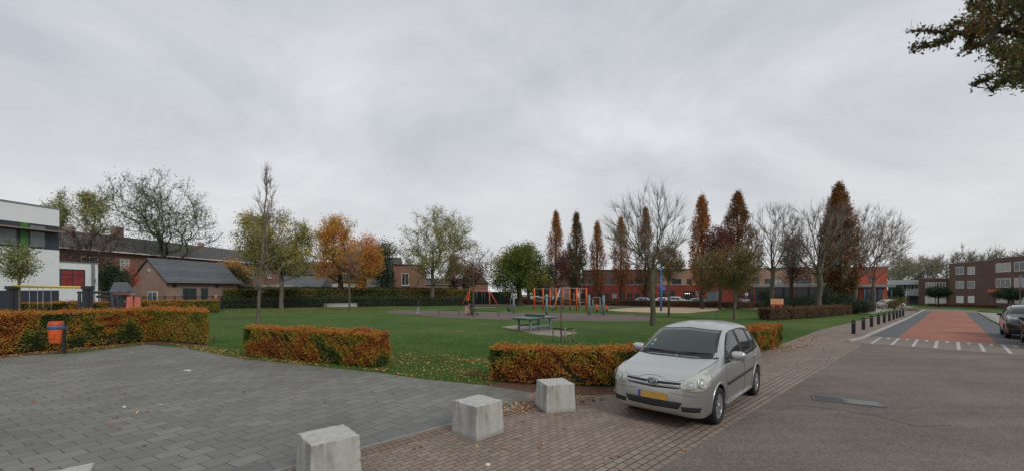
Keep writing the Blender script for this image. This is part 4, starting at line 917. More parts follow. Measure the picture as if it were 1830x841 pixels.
# white school at the left
S = Line(at(106, 28), A0)
def school():
    P = S.P; root = thing('school_building', 'white rendered school with a dark window band and green panel', 'building', (P[0], P[1], 0), A0)
    top = Zp(375, 28); z1 = Zp(405, 28); z0 = Zp(447, 28); pl = Zp(518, 28)
    w = MB(); w.box(-30, 0, 0, 9, pl, z0).box(-30, 0, .12, 9, z0, z1).box(-30, 0, 0, 9, z1, top).build('wall', render_w, root)
    MB().box(-30.03, .03, -.04, 9, top, top + .09).build('roof_edge', zinc, root)
    MB().box(-30, -.004, .03, 8.9, -.3, pl).build('plinth', darkmetal, root)
    b = MB(); b.box(-30, .003, .04, .5, z0 + .003, z1 - .003); b.build('window_band', darkmetal, root)
    for a, c in ((-30, S.t(32) - 2.4), (S.t(32) - 2.3, S.t(32)), (S.t(52), S.t(83))):
        window(root, a, c, z0 + .1, z1 - .45, darkmetal, bglass, y=.035, bars=2 if a < -10 else 0, fw=.05)
    window(root, S.t(52), S.t(83), z1 - .38, z1 - .06, darkmetal, bglass, y=.035, bars=0, fw=.04)
    MB().box(S.t(36.5), S.t(51), -.01, .2, z0 + .004, z1 - .004).build('green_panel', mat('green panel', (.045, .14, .035), .5, .15, 4), root)
    MB().box(-30, S.t(104), -.55, -.0, z1 - .44, z1 - .36).build('sun_shade', mat('brown louvre', (.24, .19, .15), .6, .1, 4), root)
    # low annex
    e = S.t(176); at_ = Zp(467, 28)
    MB().box(.02, e, 0.05, 7, -.3, at_).build('annex', render_w, root)
    MB().box(.03, e + .04, .0, 7, at_, at_ + .06).build('annex_roof_edge', zinc, root)
    rw = window(root, S.t(107.5), S.t(152), Zp(511, 28.5), Zp(480, 28.5), darkmetal, mat('red blinds', (.22, .035, .035), .4, .35, 3), y=.04, bars=1, fw=.05, hb=1, label='window with red panels behind the glass')
    MB().box(e - .42, e - .30, -.10, .04, 0, at_ - .01).build('drainpipe', zinc, root)
    MB().box(S.t(164), S.t(168), -.2, .05, 3.0, 3.2).build('wall_lamp', zinc, root)
school()

# row of brick houses with the long dark roof
Hh = Line(at(200, 52), A0)
def rowhouse():
    P = Hh.P; root = thing('row_house', 'long brown brick row of houses under one dark tiled roof', 'building', (P[0], P[1], 0), A0)
    x0, x1 = -26, 33; eave, ridge, dp = 7.2, 9.75, 10.0
    MB().box(x0, x1, 0, dp, -.3, eave - .005).build('wall', red_brick, root)
    r = MB(); r.add([(x0 - .3, -.45, eave), (x1 + .3, -.45, eave), (x1 + .3, dp / 2, ridge), (x0 - .3, dp / 2, ridge), (x0 - .3, dp + .45, eave), (x1 + .3, dp + .45, eave)], [(0, 1, 2, 3), (3, 2, 5, 4), (0, 3, 4), (1, 5, 2), (0, 4, 5, 1)])
    rf = r.build('roof', slate, root)
    MB().box(x0 - .3, x1 + .3, -.58, -.452, eave - .12, eave + .02).build('gutter', white, rf)
    for px in (256, 172, 400):
        t = Hh.t(px) + (dp / 2) * .1; ch = MB(); w = 1.1 if px == 256 else .5
        ch.box(t - w / 2, t + w / 2, dp / 2 - .4, dp / 2 + .4, ridge - .5, ridge + (1.25 if px == 256 else .5)); ch.build('chimney', brown_brick, rf)
    k = 0
    for i in range(14):
        x = x0 + 2 + i * 4.15; w = 1.7 if i % 2 else 1.1
        window(root, x, x + w, 4.6, 6.35, white, dglass if i % 3 else curtain, bars=1, sill=conc, hb=1)
        window(root, x, x + w + .3, 1.0, 2.6, white, curtain if i % 3 else dglass, bars=1, sill=conc)
rowhouse()

# small brick shed with the blue grey roof
B = Line((at(297, 49)[0], 49), A0)
def shed():
    root = thing('brick_shed', 'small brown brick building with a grey blue pitched roof and dark doors', 'building', (B.P[0], B.P[1], 0), A0)
    L, W = 10.1, 4.95; eave = Zp(501, 49); ridge = Zp(460, 49.4)
    w = MB(); w.box(0, L, 0, W, -.2, eave - .01)
    w.add([(.0, 0, eave - .01), (.0, W, eave - .01), (.0, W / 2, ridge - .12), (L, 0, eave - .01), (L, W, eave - .01), (L, W / 2, ridge - .12)], [(0, 2, 1), (3, 4, 5), (0, 3, 5, 2), (1, 2, 5, 4)])
    w.build('wall', brown_brick, root)
    th = .13; r = MB()
    def slope(s):
        y0, y1 = (-.4, W / 2) if s > 0 else (W + .4, W / 2); z0, z1 = eave - .12, ridge
        v = [(-.25, y0, z0), (L + .25, y0, z0), (L + .25, y1, z1), (-.25, y1, z1)]; v2 = [(a, b, c - th) for a, b, c in v]
        r.add(v + v2, [(0, 1, 2, 3), (7, 6, 5, 4), (0, 4, 5, 1), (3, 2, 6, 7), (0, 3, 7, 4), (1, 5, 6, 2)])
    slope(1); slope(-1); rf = r.build('roof', shedroof, root)
    # raised tile courses
    c = MB(); n = 13
    for i in range(n):
        f = (i + .02) / n; y = -.4 + f * (W / 2 + .4); z = eave - .12 + f * (ridge - eave + .12); c.box(-.26, L + .26, y - .02, y + .05, z - .005, z + .045)
    c.build('tile_courses', mat('tile course edge', (.20, .215, .235), .6, .12, 8), rf)
    MB().box(-.3, L + .3, -.52, -.40, eave - .2, eave - .1).build('gutter', zinc, rf)
    MB().tube([(B.t(375), -.1, eave - .2), (B.t(375), -.08, 0)], .05, 8).build('downpipe', zinc, rf)
    dm = mat('dark green door', (.03, .045, .05), .5, .15, 4)
    for a, b2 in ((326.5, 350.5), (359, 371)):
        x0, x1 = B.t(a), B.t(b2); z1 = B.z(a, 514)
        d = MB().box(x0, x1, -.05, .02, 0, z1).build('door', dm, root)
        MB().box(x0 - .07, x1 + .07, -.03, .015, 0, z1 + .08).build('frame', zinc, d)
        MB().box((x0 + x1) / 2 - .01, (x0 + x1) / 2 + .01, -.06, -.052, .1, z1 - .1).build('joint', zinc, d)
    for a, b2 in ((308, 315), (384, 389.5)):
        window(root, B.t(a), B.t(b2), eave - .75, eave - .4, darkmetal, dglass, bars=0, fw=.05)
    MB().box(B.t(384), B.t(387.5), -.03, .01, 1.35, 1.7).build('notice', white, root)
    # gable: round vent and window (local -x face)
    g = MB(); M = Matrix.Translation((-.03, W / 2, ridge - 1.55)) @ Matrix.Rotation(R(90), 4, 'Y'); g.lathe([(.0, .0), (.26, 0), (.3, .03), (.26, -.02), (0, -.02)], 18, M); g.build('round_vent', conc, root)
    g = MB(); g.box(-.06, .0, 1.2, 2.6, .9, 2.2); gw = g.build('gable_window', white, root)
    gp = MB(); gp.box(-.07, -.05, 1.28, 1.86, .98, 2.12).box(-.07, -.05, 1.94, 2.52, .98, 2.12); gp.build('pane', bglass, gw)
shed()
def railfence(name, label, p, q, h, n, m, group=None, rails=(.15, .95), thin=0, cat='fence', bars=0):
    x, y = p; root = thing(name, label, cat, (x, y), 0, group); g0 = gz(x, y); v = Vector((q[0] - x, q[1] - y, 0))
    for i in range(n + 1):
        d = v * (i / n); z = gz(x + d.x, y + d.y) - g0; MB().box(d.x - .04, d.x + .04, d.y - .04, d.y + .04, z, z + h).build('post', m, root)
    r = MB()
    for f in rails:
        r.bar((0, 0, h * f), (v.x, v.y, h * f + gz(*q) - g0), .03, .045)
    for i in range(bars):
        d = v * ((i + .5) / bars); r.bar((d.x, d.y, h * .08), (d.x, d.y, h * .98), .014)
    r.build('rails', m, root); return root
dark_steel = mat('dark steel', (.03, .035, .04), .5, .2, 6, metal=.4)
railfence('mesh_fence', 'dark bar fence in front of the brick shed', at(238, 43), at(397, 47.5), 1.75, 9, dark_steel, bars=110, rails=(.08, .95))
railfence('railing', 'black iron railing under the left hedge behind the litter bin', (G(-60, 638)[0], G(-60, 638)[1] + .22), (G(262, 608)[0], G(262, 608)[1] + .25), .62, 7, dark_steel, bars=46, rails=(.2, .9))

# houses behind the hedge, centre
def gable_house(label, P, ang, L, W, eave, ridge, wm, rm, wins=(), endwhite=None, rot_roof=False, chim=None, hip=0):
    root = thing('house', label, 'house', (P[0], P[1], gz(*P)), ang)
    MB().box(0, L, 0, W, -.3, eave - .006).build('wall', wm, root)
    b = MB(); o = .3
    if hip:
        b.add([(-o, -o, eave), (L + o, -o, eave), (L + o, W + o, eave), (-o, W + o, eave), (hip, W / 2, ridge), (L - hip, W / 2, ridge)], [(0, 1, 5, 4), (2, 3, 4, 5), (3, 0, 4), (1, 2, 5), (3, 2, 1, 0)])
    elif rot_roof:
        b.add([(-o, -o, eave), (L + o, -o, eave), (L + o, W + o, eave), (-o, W + o, eave), (L / 2, -o, ridge), (L / 2, W + o, ridge)], [(0, 4, 5, 3), (1, 2, 5, 4), (0, 1, 4), (2, 3, 5), (3, 2, 1, 0)])
    else:
        b.add([(-o, -o, eave), (L + o, -o, eave), (L + o, W + o, eave), (-o, W + o, eave), (-o, W / 2, ridge), (L + o, W / 2, ridge)], [(0, 1, 5, 4), (2, 3, 4, 5), (3, 0, 4), (1, 2, 5), (3, 2, 1, 0)])
    rf = b.build('roof', rm, root)
    if chim: MB().box(chim - .4, chim + .4, W / 2 - .35, W / 2 + .35, ridge - .7, ridge + .8).build('chimney', red_brick, rf)
    for x0, x1, z0, z1 in wins: window(root, x0, x1, z0, z1, white, dglass, bars=1, sill=white)
    return root
gable_house('brown brick house with a dark roof seen between the lime tree and the orange maple', at(516, 78), R(8), 7.5, 8, 5.3, 8.0, red_brick, slate, [(1, 2.4, 3.4, 4.6), (4, 5.4, 3.4, 4.6)])
gable_house('low garage with a grey blue roof behind the pale fence', at(500, 72), R(4), 6.8, 5, 2.9, 4.9, brown_brick, shedroof)
gable_house('white house side with a dark roof just left of the brick gable', at(655, 82), R(0), 5.5, 8, 5.0, 9.2, mat('cream render', (.55, .53, .48), .85, .08, 3), slate)
gable_house('red brown brick house with one white window above the long hedge', at(704, 78), R(3), 4.6, 8, Zp(469, 78) - .2, Zp(469, 78) + .1, red_brick, slate, [(1.45, 2.8, Zp(508, 78), Zp(487, 78))], rot_roof=False)
gable_house('brick house with a dark hipped roof behind the orange swing', at(837, 92), R(2), 4.2, 8, Zp(503, 92), Zp(483, 92), red_brick, slate, [], hip=1.9)
gable_house('far brick house wall seen under the round green tree', at(955, 108), R(0), 16, 8, Zp(505, 108), Zp(494, 108), red_brick, slate, [(1, 2.5, 1, 2.4), (5, 6.5, 1, 2.4), (9, 10.5, 1, 2.4), (13, 14.5, 1, 2.4)], chim=4)
gable_house('pale house wall between the orange maple and the lime tree', at(560, 80), R(0), 8, 8, Zp(503, 80), Zp(488, 80), mat('pale wall', (.5, .48, .44), .85, .08, 3), slate)
gable_house('low brown house with a tiled roof behind the thin-leaved tree, right of the white window', at(748, 98), R(0), 11.5, 8, Zp(507, 98), Zp(494, 98), brown_brick, slate, [(1, 2.4, 1, 2.4), (6, 7.4, 1, 2.4)])
gable_house('far brown house between the dense round tree and the columnar oaks', at(985, 100), R(-4), 10, 8, Zp(505, 100), Zp(491, 100), brown_brick, slate, [(1, 2.4, 3, 4.2), (6, 7.4, 3, 4.2)], chim=7)
def boardfence(label, p, q, z1, m, n, name='panel_fence'):
    x, y = p; root = thing(name, label, 'fence', (x, y)); v = Vector((q[0] - x, q[1] - y, 0)); h = z1 - gz(x, y)
    b = MB(); b.bar((0, 0, h / 2), (v.x, v.y, h / 2), .04, h); b.build('panel', m, root)
    for i in range(n + 1):
        d = v * (i / n); MB().box(d.x - .06, d.x + .06, d.y - .07, d.y + .07, 0, h + .08).build('post', m, root)
boardfence('pale wooden fence behind the tall hedge at the left', at(462, 68), at(524, 70), Zp(508, 69), mat('pale wood fence', (.36, .31, .26), .85, .15, 3, stretch=(8, 8, 1)), 6)
boardfence('dark green panel fence behind the orange swing', at(846, 74), at(915, 75), Zp(520.5, 74), mat('dark green panels', (.018, .035, .028), .7, .15, 3), 7)

# long red and tan school building
B7 = Line((16.2, 83), -math.atan2(11.5, 48.8))
def redschool():
    P = B7.P; z0 = -.9; B7.z0 = z0
    root = thing('red_school', 'long two-storey building with red ground floor and tan brick upper floor', 'building', (P[0], P[1], z0), B7.a)
    T = B7.t; zt = B7.z(1250, 480); zm = B7.z(1250, 508); xl, xr = T(1040), T(1532)
    up = MB(); up.box(xl, T(1185), .9, 11, zm, zt - .15); up.build('upper_wall', dark_brick, root)
    up = MB(); up.box(T(1185) + .01, xr, .9, 11, zm, zt); up.build('upper_wall', tan_brick, root)['label'] = 'lighter tan brick upper wall'
    MB().box(xl - .05, xr, .8, 11.05, zt + .004, zt + .16).build('roof_edge', zinc, root)
    MB().box(xl, xr, 0, 10.9, -.4, zm - .006).build('lower_wall', redpaint, root)
    MB().box(xl - .03, xr, -.06, .895, zm - .002, zm + .1).build('ledge', conc, root)
    # ground floor windows
    gm = mat('window frame dark', (.05, .05, .055), .5, .1, 4)
    za, zb = B7.z(1110, 532.5), B7.z(1110, 523)
    i = 0
    for px in np.arange(1038, 1165, 13.9):
        window(root, T(px), T(px + 9.4), za, zb, gm, curtain if i == 4 else dglass, y=0, bars=0 if i % 2 else 1, fw=.06, sill=redpaint); i += 1
    for a, b in ((1178, 1190), (1193, 1206), (1222, 1243), (1262, 1289)):
        window(root, T(a), T(b), B7.z(a, 537), B7.z(a, 519), gm, bglass if a == 1262 else dglass, bars=1, fw=.06)
    # upper windows
    for a, b in ((1052, 1064), (1084, 1098), (1120, 1132), (1138, 1146), (1202, 1219), (1229, 1237), (1342, 1360), (1370, 1380), (1386, 1402), (1426, 1454), (1466, 1480), (1500, 1515)):
        window(root, T(a), T(b), B7.z(a, 506.5), B7.z(a, 497), gm, dglass if a != 1386 else curtain, y=.9, bars=1 if b - a > 13 else 0, fw=.06)
    # entrance zone under a flat canopy
    MB().box(T(1338), T(1583), -2.6, -.0, B7.z(1450, 512.2), B7.z(1450, 508)).build('canopy', zinc, root)
    MB().box(T(1341), T(1534), -.03, .02, .2, B7.z(1450, 513.5)).build('glazed_front', mat('dark glazing', (.02, .026, .034), .15, .4, 1.2, spec=.7), root)
    colm = mat('blue steel', (.04, .075, .17), .5, .1, 4)
    for px in (1341, 1375, 1410, 1455, 1500, 1530, 1577):
        x = T(px); MB().tube([(x, -2.3, 0), (x, -2.3, B7.z(1450, 512.4))], .09, 10).build('column', colm if px > 1450 else redpaint, root)
    for px in range(1350, 1534, 12):
        MB().box(T(px), T(px) + .07, -.06, -.032, .2, B7.z(1450, 513.8)).build('mullion', colm, root)
    lamp = mat('ceiling lamp', (1, .9, .7), .5); lamp.node_tree.nodes['Principled BSDF'].inputs['Emission Color'].default_value = (1, .85, .6, 1); lamp.node_tree.nodes['Principled BSDF'].inputs['Emission Strength'].default_value = 3
    for px in (1224, 1227.5, 1231): MB().box(T(px), T(px) + .16, -.06, -.03, B7.z(px, 524), B7.z(px, 523)).build('lit_lamp', lamp, root)
    # end block
    e0, e1 = T(1532.5), T(1583); ze = B7.z(1555, 477)
    MB().box(e0, e1, -.35, 10, -.4, ze).build('end_block', orangered, root)
    MB().box(e0 - .05, e1 + .05, -.42, 10.05, ze + .003, ze + .12).build('end_block_roof_edge', zinc, root)
    window(root, T(1552.5), T(1562.5), B7.z(1557, 504), B7.z(1557, 492.5), gm, bglass, y=-.35, bars=1, hb=1, fw=.06)
    window(root, T(1541), T(1575), B7.z(1557, 541), B7.z(1557, 514), colm, dglass, y=-.35, bars=4, hb=1, fw=.08, name='entrance_glazing')
redschool()

# flats at the end of the street
def flats():
    a = G(1696, 545.5); b = G(1830, 551); ang = math.atan2(b[1] - a[1], b[0] - a[0]); L = Line(a, ang); z0 = gz(*a); L.z0 = z0; T = L.t
    root = thing('apartment_block', 'three-storey dark purple brick flats with white windows', 'building', (a[0], a[1], z0), ang)
    zt = L.z(1697, 471); x1 = T(1784); xe = x1 + 26
    MB().box(0, x1, 0, 12, -.4, zt).build('wall', dark_brick, root)
    MB().box(x1 + .01, xe, -.7, 12, -.4, zt + .15).build('projecting_wall', dark_brick, root)
    MB().box(-.05, x1, -.07, 12, zt + .003, zt + .13).build('roof_edge', zinc, root)
    MB().box(x1 - .05, xe, -.78, 12, zt + .153, zt + .28).build('roof_edge', zinc, root)
    rows = ((476.5, 490), (501.5, 514.5)); 
    for (pa, pb) in ((1708.5, 1723), (1729.5, 1742.5)):
        for ya, yb in rows: window(root, T(pa), T(pb), L.z(pa, yb), L.z(pa, ya), white, curtain if (ya > 490) == (pa < 1720) else dglass, bars=1, fw=.09)
        s = window(root, T(pa), T(pb), L.z(pa, 540.5), L.z(pa, 527), dark_brick, white, bars=0, fw=.05, name='shutter')
    T2 = lambda px: T(px)
    for k in range(6):
        p0 = x1 + .7 + k * 4.0
        for i, (ya, yb) in enumerate(((6.6, 8.1), (3.9, 5.4))):
            w = window(root, p0, p0 + 3.3, ya - .1, yb, white, dglass if (k + i) % 2 else curtain, y=-.7, bars=2, fw=.09)
        window(root, p0, p0 + 3.2, 1.0, 2.5, dark_brick, white, y=-.7, bars=0, fw=.05, name='shutter')
    c = MB(); c.box(x1 + 1.5, x1 + 6.5, -2.3, -.72, 3.35, 3.45).box(x1 + 1.5, x1 + 6.5, -2.32, -2.27, 2.95, 3.45); c.build('awning', mat('orange red awning', (.75, .12, .05), .6, .1, 5), root)
    # two storey wing
    p = (89.6, 91.0); w2 = thing('apartment_wing', 'two-storey dark brick flats left of the taller block', 'building', (p[0], p[1], gz(*p)), R(-45)); Lw = Line(p, R(-45)); Lw.z0 = gz(*p); T = Lw.t
    zt = Lw.z(1660, 497.5); MB().box(0, T(1700), 0, 9, -.4, zt).build('wall', dark_brick, w2); MB().box(-.05, T(1700), -.07, 9, zt + .003, zt + .13).build('roof_edge', zinc, w2)
    for a_, b_ in ((1654, 1671.5), (1673, 1690)): window(w2, T(a_), T(b_), Lw.z(a_, 516), Lw.z(a_, 503.5), white, curtain if a_ == 1654 else dglass, bars=2, fw=.10)
    MB().box(T(1653), T(1671), -.06, .01, .3, Lw.z(1660, 527.5)).build('garage_door', white, w2); MB().box(T(1672.5), T(1691), -.06, .01, .3, Lw.z(1660, 528)).build('garage_door', white, w2)
    # balcony building
    p = at(1590, 101); w3 = thing('balcony_flats', 'pale grey low flats with long white balconies', 'building', (p[0], p[1], gz(*p)), R(-40)); Lw = Line(p, R(-40)); Lw.z0 = gz(*p); T = Lw.t
    lg = mat('pale grey cladding', (.42, .45, .47), .6, .06, 3)
    MB().box(0, T(1645), 1.2, 9, -.4, Lw.z(1615, 508)).build('wall', darkmetal, w3)
    MB().box(0, T(1645), -.3, 9, Lw.z(1615, 507.7), Lw.z(1615, 499.5)).build('roof_slab', lg, w3)
    MB().box(T(1613), T(1645), -.3, -.2, Lw.z(1630, 527), Lw.z(1630, 516)).build('balcony', lg, w3)
    MB().box(T(1613), T(1645), -.19, 1.19, Lw.z(1630, 528), Lw.z(1630, 526.5)).build('balcony_floor', conc, w3)
    for k in range(6): window(w3, .4 + k * 1.3, 1.3 + k * 1.3, Lw.z(1630, 516), Lw.z(1630, 509), white, bglass, y=1.2, bars=0, fw=.1)
    # planting strip in front of the flats
flats()
_e = G(1660, 546.5), G(1696, 547), (G(1780, 549.5))
hedge('planting_strip', 'low red brown planting in front of the flats', [_e[0], _e[1], _e[2]], 1.0, .55, .16, 130, .6, brownred, None, 18, None, 'shrubs')
sheet('verge', inst([(1747, 556), (1800, 560), (1830, 563), (1830, 553), (1752, 551.5)]), .07, lawn)
# ------------------------------------------------------------------ cars
def carpaint(name, col, metal=.6, rough=.32, coat=.6):
    m = mat(name, col, rough, .03, 2, metal=metal, spec=.5); b = m.node_tree.nodes['Principled BSDF']; b.inputs['Coat Weight'].default_value = coat; b.inputs['Coat Roughness'].default_value = .06
    return m
rubber = mat('tyre rubber', (.018, .018, .018), .85, .2, 20); blackpl = mat('black plastic', (.022, .022, .023), .5, .15, 12)
carglass = mat('car glass', (.028, .04, .04), .04, .1, 2, spec=.45); chrome = mat('chrome', (.6, .6, .6), .15, .05, 3, metal=1.0)
hubm = mat('hub cap silver', (.33, .33, .34), .4, .1, 8, metal=.6); sideglass = mat('side glass', (.012, .017, .018), .06, .1, 2, spec=.45)
lampclear = mat('headlamp lens', (.50, .50, .45), .10, .12, 45, metal=.35, spec=1.0)
lampdark = mat('headlamp bowl', (.36, .37, .36), .2, .25, 30, metal=.5); tailred = mat('tail lamp red', (.35, .02, .02), .2, .1, 4, spec=.7)
yellow_plate = mat('yellow plate', (.50, .30, .06), .5, .1, 6); blue_strip = mat('plate blue', (.04, .08, .3), .5, .05, 4)

MPV = [ # x, zb, w, ws, zs, wr, zr, zt
 (2.17, .34, .55, .53, .70, .40, .75, .76), (2.145, .27, .67, .645, .75, .48, .805, .82), (2.09, .225, .77, .74, .795, .56, .87, .89), (1.98, .205, .83, .795, .84, .62, .93, .955), (1.83, .20, .86, .82, .875, .66, .98, 1.005),
 (1.6, .20, .872, .83, .905, .68, 1.022, 1.05), (1.35, .20, .88, .842, .935, .70, 1.06, 1.09), (1.16, .20, .882, .848, .955, .715, 1.095, 1.127), (1.0, .20, .882, .85, .965, .715, 1.165, 1.215),
 (.75, .20, .882, .85, .97, .69, 1.295, 1.355), (.5, .20, .882, .85, .972, .655, 1.42, 1.485), (.28, .20, .882, .85, .975, .63, 1.505, 1.58), (.08, .20, .882, .85, .978, .618, 1.545, 1.63), (-.4, .20, .882, .85, .983, .61, 1.575, 1.662),
 (-1.0, .20, .882, .85, .99, .60, 1.56, 1.648), (-1.5, .20, .878, .845, 1.0, .59, 1.515, 1.60), (-1.78, .21, .865, .83, 1.01, .575, 1.44, 1.51), (-1.93, .22, .85, .81, 1.0, .59, 1.28, 1.34), (-2.05, .24, .82, .78, .95, .65, 1.06, 1.09), (-2.13, .28, .76, .73, .85, .62, .91, .93), (-2.18, .36, .62, .60, .66, .5, .70, .71)]
SUV = [(2.2, .42, .50, .48, .72, .38, .77, .79), (2.17, .34, .66, .63, .78, .5, .86, .88), (2.08, .28, .80, .76, .84, .6, .96, .985), (1.85, .26, .87, .83, .90, .70, 1.03, 1.06), (1.4, .26, .90, .86, .96, .74, 1.085, 1.12), (1.0, .26, .905, .87, 1.0, .75, 1.13, 1.165), (.85, .26, .905, .87, 1.0, .74, 1.19, 1.24), (.5, .26, .905, .87, 1.02, .69, 1.40, 1.46), (.15, .26, .905, .87, 1.03, .655, 1.53, 1.60), (-.4, .26, .905, .87, 1.05, .64, 1.58, 1.66),
 (-1.1, .26, .905, .87, 1.08, .63, 1.55, 1.63), (-1.6, .27, .89, .85, 1.11, .61, 1.49, 1.56), (-1.9, .29, .87, .82, 1.1, .63, 1.30, 1.36), (-2.08, .32, .82, .78, 1.0, .66, 1.10, 1.13), (-2.18, .40, .68, .66, .75, .5, .80, .82)]
HATCH = [(2.05, .34, .46, .44, .56, .36, .60, .61), (2.0, .26, .62, .60, .63, .48, .69, .70), (1.88, .21, .77, .73, .70, .58, .78, .80), (1.6, .20, .84, .80, .78, .65, .87, .90), (1.2, .20, .86, .825, .85, .68, .95, .98), (1.0, .20, .86, .83, .88, .69, .99, 1.02), (.8, .20, .86, .83, .89, .68, 1.08, 1.13), (.4, .20, .86, .83, .9, .62, 1.31, 1.37), (.1, .20, .86, .83, .91, .59, 1.39, 1.46), (-.5, .20, .86, .83, .93, .57, 1.41, 1.49), (-1.2, .20, .855, .82, .96, .56, 1.36, 1.44), (-1.6, .21, .84, .80, .97, .57, 1.22, 1.28), (-1.85, .24, .8, .76, .92, .62, 1.0, 1.03), (-1.98, .34, .66, .64, .7, .5, .78, .80)]

def hermite(xs, Y, q):
    """monotone cubic through the stations"""
    xs = np.array(xs); Y = np.array(Y); h = np.diff(xs); d = np.diff(Y, axis=0) / h[:, None]; m = np.zeros_like(Y)
    m[1:-1] = np.where(d[:-1] * d[1:] > 0, 2 * d[:-1] * d[1:] / (d[:-1] + d[1:] + 1e-12), 0); m[0] = d[0]; m[-1] = d[-1]
    i = np.clip(np.searchsorted(xs, q) - 1, 0, len(h) - 1); t = ((q - xs[i]) / h[i])[:, None]; hh = h[i][:, None]
    return (2 * t ** 3 - 3 * t ** 2 + 1) * Y[i] + (t ** 3 - 2 * t ** 2 + t) * hh * m[i] + (-2 * t ** 3 + 3 * t ** 2) * Y[i + 1] + (t ** 3 - t ** 2) * hh * m[i + 1]

def car_body_mesh(st, n=64):
    st = sorted(st); xs = [s[0] for s in st]; P = [s[1:] for s in st]
    u = np.linspace(0, 1, n); lo, hi = xs[0], xs[-1]; q = lo + (hi - lo) * (.5 - .5 * np.cos(u * math.pi)) * .55 + (hi - lo) * u * .45
    S = hermite(xs, P, q); rings = []
    for x, (zb, w, ws, zs, wr, zr, zt) in zip(q, S):
        zm = zb + (zs - zb) * .50
        pts_ = [(0, zb), (w * .45, zb), (w * .80, zb), (w * .93, zb + .02), (w * .975, zb + .08), (w * .99, zb + (zm - zb) * .6), (w, zm), (w * .997, zm + (zs - zm) * .35), (w * .988, zm + (zs - zm) * .68), (ws + (w - ws) * .45, zs - (zs - zm) * .10), (ws, zs)]
        for f in (.12, .35, .6, .82): pts_.append((ws + (wr - ws) * f + .018 * math.sin(f * math.pi), zs + (zr - zs) * f))
        for f in (0, .09, .22, .42, .68, 1): pts_.append((wr * (1 - f), zr + (zt - zr) * (1 - (1 - f) ** 2.6)))
        rings.append([(x, y, z) for y, z in pts_])
    k = len(rings[0]); vs = []; fs = []
    for r_ in rings:
        vs += r_ + [(x, -y, z) for x, y, z in r_[1:-1]][::-1]
    m = len(rings[0]) * 2 - 2
    for i in range(len(rings) - 1):
        for j in range(m): fs.append((i * m + j, (i + 1) * m + j, (i + 1) * m + (j + 1) % m, i * m + (j + 1) % m))
    fs.append(tuple(range(m))); fs.append(tuple(range((len(rings) - 1) * m, len(rings) * m))[::-1])
    return vs, fs

